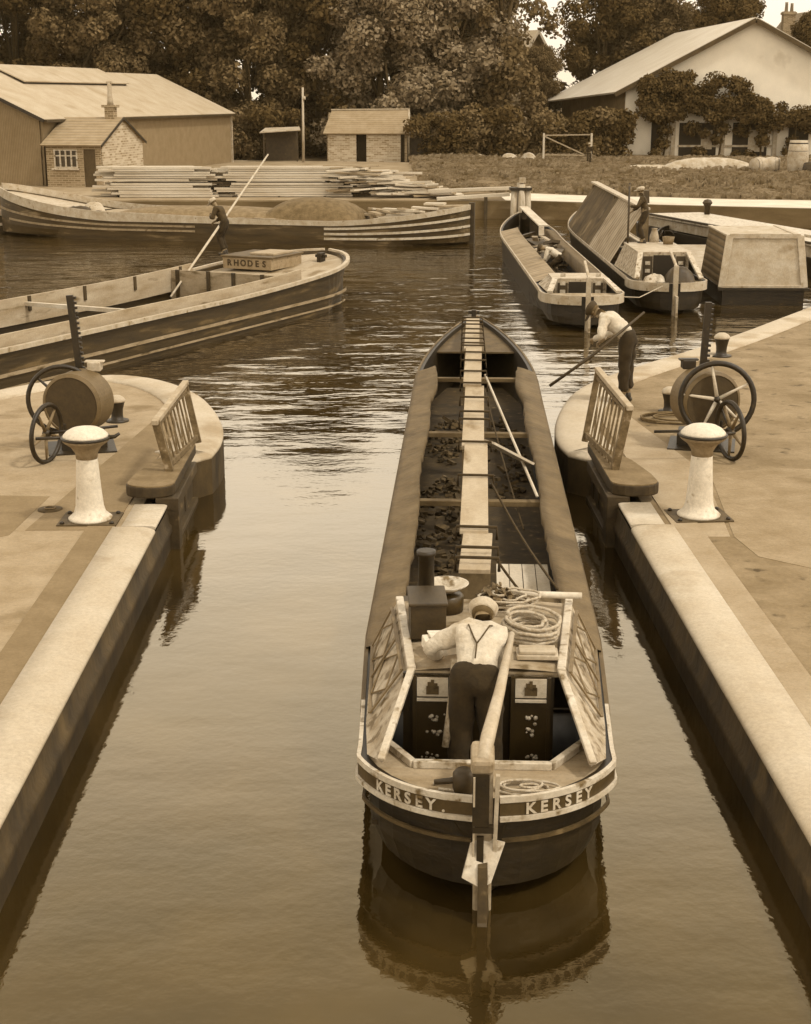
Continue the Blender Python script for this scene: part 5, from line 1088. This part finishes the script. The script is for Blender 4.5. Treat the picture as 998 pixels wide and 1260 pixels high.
# distant houses
def house(lab, loc, rz, wx, dy, e_, r_, wallm, roofm, chim=None, win=False):
    t = thing('house', lab, 'house', loc, rz)
    b = MB(); b.box((0, dy/2, e_/2), (wx, dy, e_)); b.slab([(-wx/2, 0.05, e_), (wx/2, 0.05, e_), (0, .05, r_)], .1); b.build('wall', wallm, t)
    for s_ in (-1, 1): b = MB(); b.slab([(s_*(wx/2+.4), -.5, e_-.35), (s_*(wx/2+.4), dy+.3, e_-.35), (0, dy+.3, r_+.1), (0, -.5, r_+.1)], .15); b.build('roof', roofm, t)
    b = MB(); b.beam((wx/2+.4, -.58, e_-.4), (0, -.58, r_), .12, .3); b.beam((-wx/2-.4, -.58, e_-.4), (0, -.58, r_), .12, .3); b.build('bargeboard', CREAM, t)
    w2 = thing_part('window', t, (0, -.05, e_+.6)); b = MB(); b.box((0, .0, 0), (.9, .06, 1.2)); b.build('pane', mat('window_dark', .03), w2); b = MB(); b.box((0, -.05, 0), (.08, .06, 1.3)); b.box((0, -.05, 0), (1.0, .06, .08)); b.box((0, -.05, .65), (1.1, .06, .1)); b.box((0, -.05, -.65), (1.2, .1, .12)); b.build('frame', WHITE, w2)
    if chim:
        c = thing_part('chimney', t, chim); b = MB(); b.box((0, 0, 1.0), (1.3, .8, 3.0)); b.box((0, 0, 2.3), (1.5, 1.0, .25)); b.build('stack', BRICK, c); b = MB()
        b.lathe([(.2, 2.5), (.16, 3.4), (.2, 3.45)], 10, c=(-.3, 0, 0)); b.build('pot', OLDWHITE, c); b = MB(); b.lathe([(.2, 2.5), (.16, 3.3), (.2, 3.35)], 10, c=(.3, 0, 0)); b.build('pot', OLDWHITE, c)
    return t
house('distant house with a pale roof and dark gable seen through the trees', (17.3, 175, 0), R(38), 5.6, 9, 9.4, 13.0, mat('far_wall', .12), ROOFG, chim=(1.2, 7.0, 11.2))
house('distant brick house with white bargeboards and a tall chimney at the top right', (46.4, 165, 0), R(4), 7.5, 9, 9.8, 14.6, BRICK, ROOFG2, chim=(-2.4, 1.6, 12.2))
# field gate, boy, barrels, rubble
t = thing('field_gate', 'pale timber field gate frame standing under the trees', 'gate', (11.9, 112, .9))
for x in (0, 3.55): b = MB(); b.box((x, 0, 1.15), (.14, .14, 2.3)); b.build('post', PALEWOOD, t)
for q in (((0, 0, 2.15), (3.55, 0, 2.2)), ((0, 0, 2.1), (3.5, 0, .55)), ((0, 0, .75), (3.55, 0, .7))): b = MB(); b.beam(*q, .06, .09); b.build('rail', WOOD, t)
person('distant boy in dark clothes standing by the field gate', (14.5, 106, 1.15), R(170), shirt=CLOTH, cap=mat('pale_cap', .55), scale=.9)
def barrel(loc, lab, r, L_, rz, m1, lying=True):
    t = thing('barrel', lab, 'barrel', loc, rz); M = Matrix.Rotation(R(90), 3, 'X') if lying else Matrix.Identity(3); c = (0, 0, r*1.1) if lying else (0, 0, L_/2)
    b = MB(); b.lathe([(r*.88, -L_/2), (r, -L_/5), (r*1.06, 0), (r, L_/5), (r*.88, L_/2)], 20, c=c, M=M); b.build('staves', m1, t)
    for z in (-.42, -.2, .2, .42): b = MB(); b.lathe([(r*(1.06-abs(z)*.34), L_*(z-.02)), (r*(1.07-abs(z)*.34), L_*(z+.02))], 20, c=c, M=M); b.build('hoop', IRON, t)
    b = MB(); b.lathe([(0, L_*.46), (r*.85, L_*.465), (r*.85, L_*.47), (0, L_*.475)], 20, c=c, M=M); b.build('head', DARKWOOD, t); return t
barrel((23.6, 94, 1.1), 'dark ended barrel lying at the end of the white rubble heap', .50, 1.0, R(-60), CREAM)
barrel((24.4, 94.2, 1.1), 'second lying barrel with a dark band right of the dark ended one', .50, 1.0, R(80), CREAM)
barrel((25.7, 93, 1.0), 'tall pale upright barrel at the right edge of the grass', .62, 2.2, 0, OLDWHITE, lying=False)
barrel((26.2, 91.6, .95), 'dark squat barrel before the tall pale one', .48, .9, R(60), DARKWOOD)
mound('rubble_heap', 3.2, .8, 1.05, mat('chalk', .34, .4, 2, .9, .8, bscale=3, dist=.1), 'long low heap of white rubble on the grass', 'rubble heap', (20.9, 96.3, 1.0), -.05, 24)
mound('rubble_heap', 2.6, .6, .5, mat('chalk', .52), 'low tail of white rubble at the left end of the heap', 'rubble heap', (17.4, 97.3, 1.05), -.1, 24)
b = MB(); b.prism([(14.6, 104), (20.6, 103.4), (20.4, 104.3), (14.8, 104.8)], 1.2, 1.28); tag(b.build('slab', mat('chalk', .52)), 'thin pale slab lying on the grass before the barn corner', 'slab')
for k, (x, y, r, lab) in enumerate(((9.6, 115, .5, 'pale stone lump on the bank under the trees left of the field gate'), (7.4, 116, .4, 'small pale stone right of the brick store'), (11.0, 114, .6, 'pale leaning stone just left of the field gate'))):
    mound('stone', r*1.3, r*.7, r, mat('chalk', .52), lab, 'stone', (x, y, 1.15), k, 8)
# small litter on the far towpath
b = MB(); b.box((0, 0, .3), (.3, .3, .6), taper=.8); o = b.build('mooring_post', DARKWOOD); o.location = (12.6, 71.6, .86); tag(o, 'small dark mooring post on the pale towpath', 'post')

# ------------------------------------------------------------------ trees, shrubs and grass
def leaves(clumps, per, size, seed, squash=.8, droop=0):
    rg = np.random.default_rng(seed); V = []; 
    for (c, r) in clumps:
        n = int(per*(r if per > 0 else 1)**1.0); d = rg.normal(size=(n, 3)); d /= np.linalg.norm(d, axis=1)[:, None]; rad = r*rg.random(n)**.42
        p = np.array(c)+d*rad[:, None]*np.array([1, 1, squash]); 
        if droop: p[:, 2] -= droop*rg.random(n)*r
        nr = d+rg.normal(scale=.65, size=(n, 3)); nr[:, 2] += .35; nr /= np.linalg.norm(nr, axis=1)[:, None]
        a = np.cross(nr, rg.normal(size=(n, 3))); a /= np.linalg.norm(a, axis=1)[:, None]; bb = np.cross(nr, a); s = size*(.55+.9*rg.random(n))[:, None]
        q = np.stack([p-a*s*.5-bb*s*.32, p+a*s*.55-bb*s*.1, p+a*s*.3+bb*s*.42, p-a*s*.45+bb*s*.3], axis=1); V.append(q.reshape(-1, 3))
    return np.concatenate(V)
def leaf_obj(name, V, m, parent=None):
    me = bpy.data.meshes.new(name); n = len(V)//4; me.vertices.add(len(V)); me.vertices.foreach_set('co', V.astype(np.float32).ravel()); me.loops.add(4*n); me.loops.foreach_set('vertex_index', np.arange(4*n)); me.polygons.add(n); me.polygons.foreach_set('loop_start', np.arange(n)*4); me.polygons.foreach_set('loop_total', np.full(n, 4)); me.update(calc_edges=True); me.materials.append(m)
    o = bpy.data.objects.new(name, me); COL.objects.link(o)
    if parent: o.parent = parent
    return o
BARK = mat('bark', .05, .4, 4, .9, .5)
def make_tree(seed, h, rw, m, nm='tree', low=.12, ncl=46, per=120, size=.42, squash=.8, droop=0, conic=0):
    rg = random.Random(seed); t = thing(nm, 'tree', 'tree')
    b = MB(); top = h*.72; pts = [(rg.uniform(-.2, .2)*i/5*2, rg.uniform(-.2, .2)*i/5*2, top*i/6) for i in range(7)]; b.tube(pts, [.42*(1-i/8) for i in range(7)], 8)
    cl_s = []
    for k in range(ncl):
        f = (k+.5)/ncl; z = h*(low+(1-low)*f); env = rw*(math.sin(math.pi*min(1, (f*.82+.16)))**.6 if not conic else (1-f)**.8+.08)
        a = rg.uniform(0, 2*math.pi); r = env*rg.uniform(.35, 1.0); cr_ = rg.uniform(.9, 1.9)*rw/5*(1 if not conic else .8)
        cl_s.append(((r*math.cos(a), r*math.sin(a), z-cr_*.5), cr_))
    for k in range(7):
        c, r = rg.choice(cl_s); z0_ = rg.uniform(.25, .8)*top; b.tube([(pts[3][0]*.5, pts[3][1]*.5, z0_), (c[0]*.5, c[1]*.5, (z0_+c[2])/2+.5), c], [.16, .10, .04], 5)
    b.build('trunk', BARK, t); leaf_obj('crown', leaves(cl_s, per, size, seed, squash, droop), m, t); return t
LF = [leafmat('leaf_dark', .066), leafmat('leaf_mid', .10), leafmat('leaf_pale', .17)]
PROTO = [make_tree(1, 20, 5.6, LF[1], 'broadleaf_tree', low=.04, ncl=95, per=330, size=.27), make_tree(2, 22, 5.2, LF[0], 'broadleaf_tree', low=.04, ncl=95, per=330, size=.27), make_tree(3, 18, 5.4, LF[2], 'broadleaf_tree', low=.04, ncl=95, per=330, size=.27), make_tree(4, 15, 4.0, LF[1], 'loose_tree', low=.10, ncl=40, per=260, size=.25, droop=.8), make_tree(5, 20, 4.6, LF[0], 'conifer', low=.08, ncl=80, per=300, size=.25, conic=1)]
used_p = set()
def put(i, x, y, s, rz, lab, sz=1.0, z=.7, grp='trees behind the basin'):
    if i in used_p: t = dup(PROTO[i])
    else: t = PROTO[i]; used_p.add(i)
    t.location = (x, y, z); t.rotation_euler = (0, 0, rz); t.scale = (s, s, s*sz); t['label'] = lab; t['group'] = grp
TR = [(0, -44, 132, 1.15, 'mid toned tree at the far left edge above the shed'), (2, -37.5, 124, 1.0, 'pale leaved tree above the left end of the shed roof'), (1, -31, 130, 1.1, 'dark tree behind the middle of the shed roof'), (0, -24, 128, .95, 'rounded tree above the roof vent of the shed'),
 (1, -17.5, 131, 1.15, 'dark tree behind the right end of the shed'), (0, -11.5, 129, 1.05, 'tree rising above the low lean-to'), (1, -5.5, 132, 1.2, 'tall dark tree behind the telegraph pole'), (2, -.2, 127.5, 1.05, 'pale leaved tree above the brick store roof'),
 (2, 5.4, 129, 1.12, 'brightest leaved tree right of the brick store'), (3, 10.3, 128, 1.25, 'loose drooping tree with sky showing through right of centre'), (1, 22.5, 155, 1.05, 'dark tree filling the space left of the barn roof'), (0, 26.5, 158, 1.0, 'tree rising behind the far end of the barn roof'),
 (0, -40, 146, 1.3, 'tall tree in the rear row at the far left'), (1, -30, 148, 1.35, 'tall dark tree in the rear row over the shed'), (0, -20, 146, 1.3, 'tall tree in the rear row left of centre'), (1, -9, 148, 1.35, 'tallest dark tree in the rear row near the centre'), (0, 1, 146, 1.3, 'tall tree in the rear row above the brick store'), (4, 6.8, 143, 1.25, 'narrow tall tree in the rear row right of the brick store'),
 (4, 24.8, 160, 1.12, 'dark spiky tree just left of the barn ridge'), (3, 33.0, 168, 1.05, 'loose small tree peeping over the barn ridge'), (4, 38.5, 172, 1.0, 'pine showing above the barn between ridge and chimney'), (4, 41.5, 176, .98, 'second pine beside the chimney of the distant house'), (3, 29.5, 165, 1.1, 'thin tree directly behind the barn apex'),
 (1, 33.5, 152, .80, 'dark tree just right of the barn ridge'), (0, 15.6, 150, .50, 'low round tree before the distant pale roofed house'), (1, 44.0, 158, .62, 'dark tree low beside the distant brick house')]
for k, (i, x, y, s, lab) in enumerate(TR): put(i, x, y, s, k*1.7, lab)
def shrub(name, lab, cl_s, m, per=120, size=.34, cat='shrub', grp=None, seed=5, stems=None):
    t = thing(name, lab, cat, cl_s[0][0][:2]+(.9,), group=grp); o3 = Vector(cl_s[0][0][:2]+(.9,))
    cs = [((c[0]-o3.x, c[1]-o3.y, c[2]-.9), r) for c, r in cl_s]
    leaf_obj('foliage', leaves(cs, per, size, seed), m, t)
    if stems:
        b = MB()
        for p, q in stems: b.tube([Vector(p)-o3, (Vector(p)+Vector(q))/2-o3+Vector((.1, 0, .1)), Vector(q)-o3], [.09, .07, .04], 6)
        b.build('stem', BARK, t)
    return t
rg = random.Random(77)
hx = [-12, -8.5, -2, 4.2, 6.8, 9.2, 11.6, 14.0, 16.2]
names = ['behind the lean-to', 'between lean-to and store', 'behind the brick store', 'right of the brick store', 'with the small pale stone before it', 'below the loose drooping tree', 'behind the left gate post', 'behind the field gate', 'left of the barn eave']
for k, x in enumerate(hx):
    y = 122.5 if x < 4 else 118.5; hgt = 3.6 if x < 12 else 3.4
    cs = [((x, y, 2.0), 1.6)]+[((x+rg.uniform(-1.9, 1.9), y+rg.uniform(-1, 1.2), 1.0+rg.uniform(0, hgt)), rg.uniform(.8, 1.4)) for _ in range(13)]
    shrub('shrub', 'dark shrub in the undergrowth '+names[k], cs, LF[0] if k % 2 else LF[1], seed=90+k, grp='undergrowth shrubs', per=300, size=.24)
cs = [((17.2, 118.6, 2.2), 1.6)]+[((rg.uniform(14.9, 19.2), 118.6+rg.uniform(-.8, 1.5), 1.1+rg.uniform(0, 1)**.8*3.3), rg.uniform(.7, 1.2)) for _ in range(40)]
shrub('tall_shrub', 'tall dark shrub covering the left side of the barn under its eave', cs, LF[0], seed=44, per=300, size=.24)
def vine(x0, x1, zf0, zf1, n, seed, y=119.7):
    r_ = random.Random(seed); out = []
    for _ in range(n):
        x = r_.uniform(x0, x1); f = (x-x0)/(x1-x0); out.append(((x, y+r_.uniform(-.5, .45), r_.uniform(zf0(f), zf1(f))), r_.uniform(.5, .95)))
    return out
v1 = vine(20.3, 30.5, lambda f: 4.3-.5*f, lambda f: 6.1+1.6*math.sin(math.pi*min(1, f*.9+.12))-.9*(f > .85), 120, 1)+[((22.2, 120, 2.2), .7), ((22.4, 120, 3.2), .7), ((26.6, 120, 2.6), .6), ((27.0, 120, 3.4), .7), ((30.2, 120, 2.5), .7), ((30.3, 120, 3.4), .7), ((25.2, 120.2, 1.5), .7), ((28.6, 120.2, 3.3), .8), ((24.6, 120.2, 3.4), .8), ((25.6, 120.0, 3.0), .5), ((29.2, 120.1, 1.3), .6), ((28.2, 120.2, 1.3), .5), ((21.6, 119.4, 1.5), .6)]
shrub('climbing_plant', 'broad dark climbing plant spread across the pale barn gable', v1, LF[0], per=330, size=.20, cat='climber', seed=8, stems=[((22.3, 120.2, .9), (22.8, 119.9, 4.6)), ((26.8, 120.2, .9), (27.0, 119.9, 4.6)), ((30.2, 120.2, .9), (29.8, 119.9, 4.4))])
v2 = vine(31.0, 35.6, lambda f: 3.4-.3*f, lambda f: 5.4-1.0*f, 26, 2)+[((32.6, 120, 2.4), .6), ((32.4, 120, 1.6), .7)]
shrub('climbing_plant', 'smaller climbing plant at the right of the barn gable', v2, LF[0], per=330, size=.20, cat='climber', seed=9, stems=[((32.5, 120.2, .9), (32.9, 119.9, 4.2))])
# rough grass on the far bank
rgn = np.random.default_rng(3); N = 26000
gx = rgn.uniform(2, 46, N); gd = rgn.uniform(0, 1, N)**1.1; gy = np.array([EY(x) for x in gx])+6.2+gd*44
ok = ~((gx < 6) & (gy < 80)); gx, gy = gx[ok], gy[ok]; n = len(gx)
pt = np.sin(gx*.7+gy*.31)+np.sin(gx*.23-gy*.5+1)+rgn.normal(size=n)*.6; hh = .12+.12*np.clip(pt, 0, 2)+.10*rgn.random(n); ww = .10+.12*rgn.random(n); az_ = rgn.uniform(0, math.pi, n)
zz = .85+np.minimum(.35, (gy-np.array([EY(x) for x in gx])-6)*.03)
V = np.stack([np.stack([gx-np.cos(az_)*ww, gy-np.sin(az_)*ww, zz-.05], 1), np.stack([gx+np.cos(az_)*ww, gy+np.sin(az_)*ww, zz-.05], 1), np.stack([gx+np.cos(az_)*ww*1.2+.05, gy+np.sin(az_)*ww, zz+hh], 1), np.stack([gx-np.cos(az_)*ww*.8, gy-np.sin(az_)*ww, zz+hh*.8], 1)], 1).reshape(-1, 3)
tag(leaf_obj('grass', V, leafmat('grass_blades', .17)), 'rough tufted grass on the far bank', 'grass', kind='stuff')



# ------------------------------------------------------------------ thin haze volume added to lift the dark far trees
hz = bpy.data.materials.new('lift_haze'); hz.use_nodes = True; n_ = hz.node_tree; n_.nodes.clear()
ho = n_.nodes.new('ShaderNodeOutputMaterial'); pv = n_.nodes.new('ShaderNodeVolumePrincipled'); pv.inputs['Color'].default_value = (1, .76, .42, 1); pv.inputs['Density'].default_value = .00016; pv.inputs['Anisotropy'].default_value = .2
n_.links.new(pv.outputs[0], ho.inputs['Volume'])
b = MB(); b.box((0, 1150, 22), (6000, 2700, 48)); tag(b.build('haze', hz), 'thin haze added over the basin to lift dark tones', 'haze', kind='stuff')
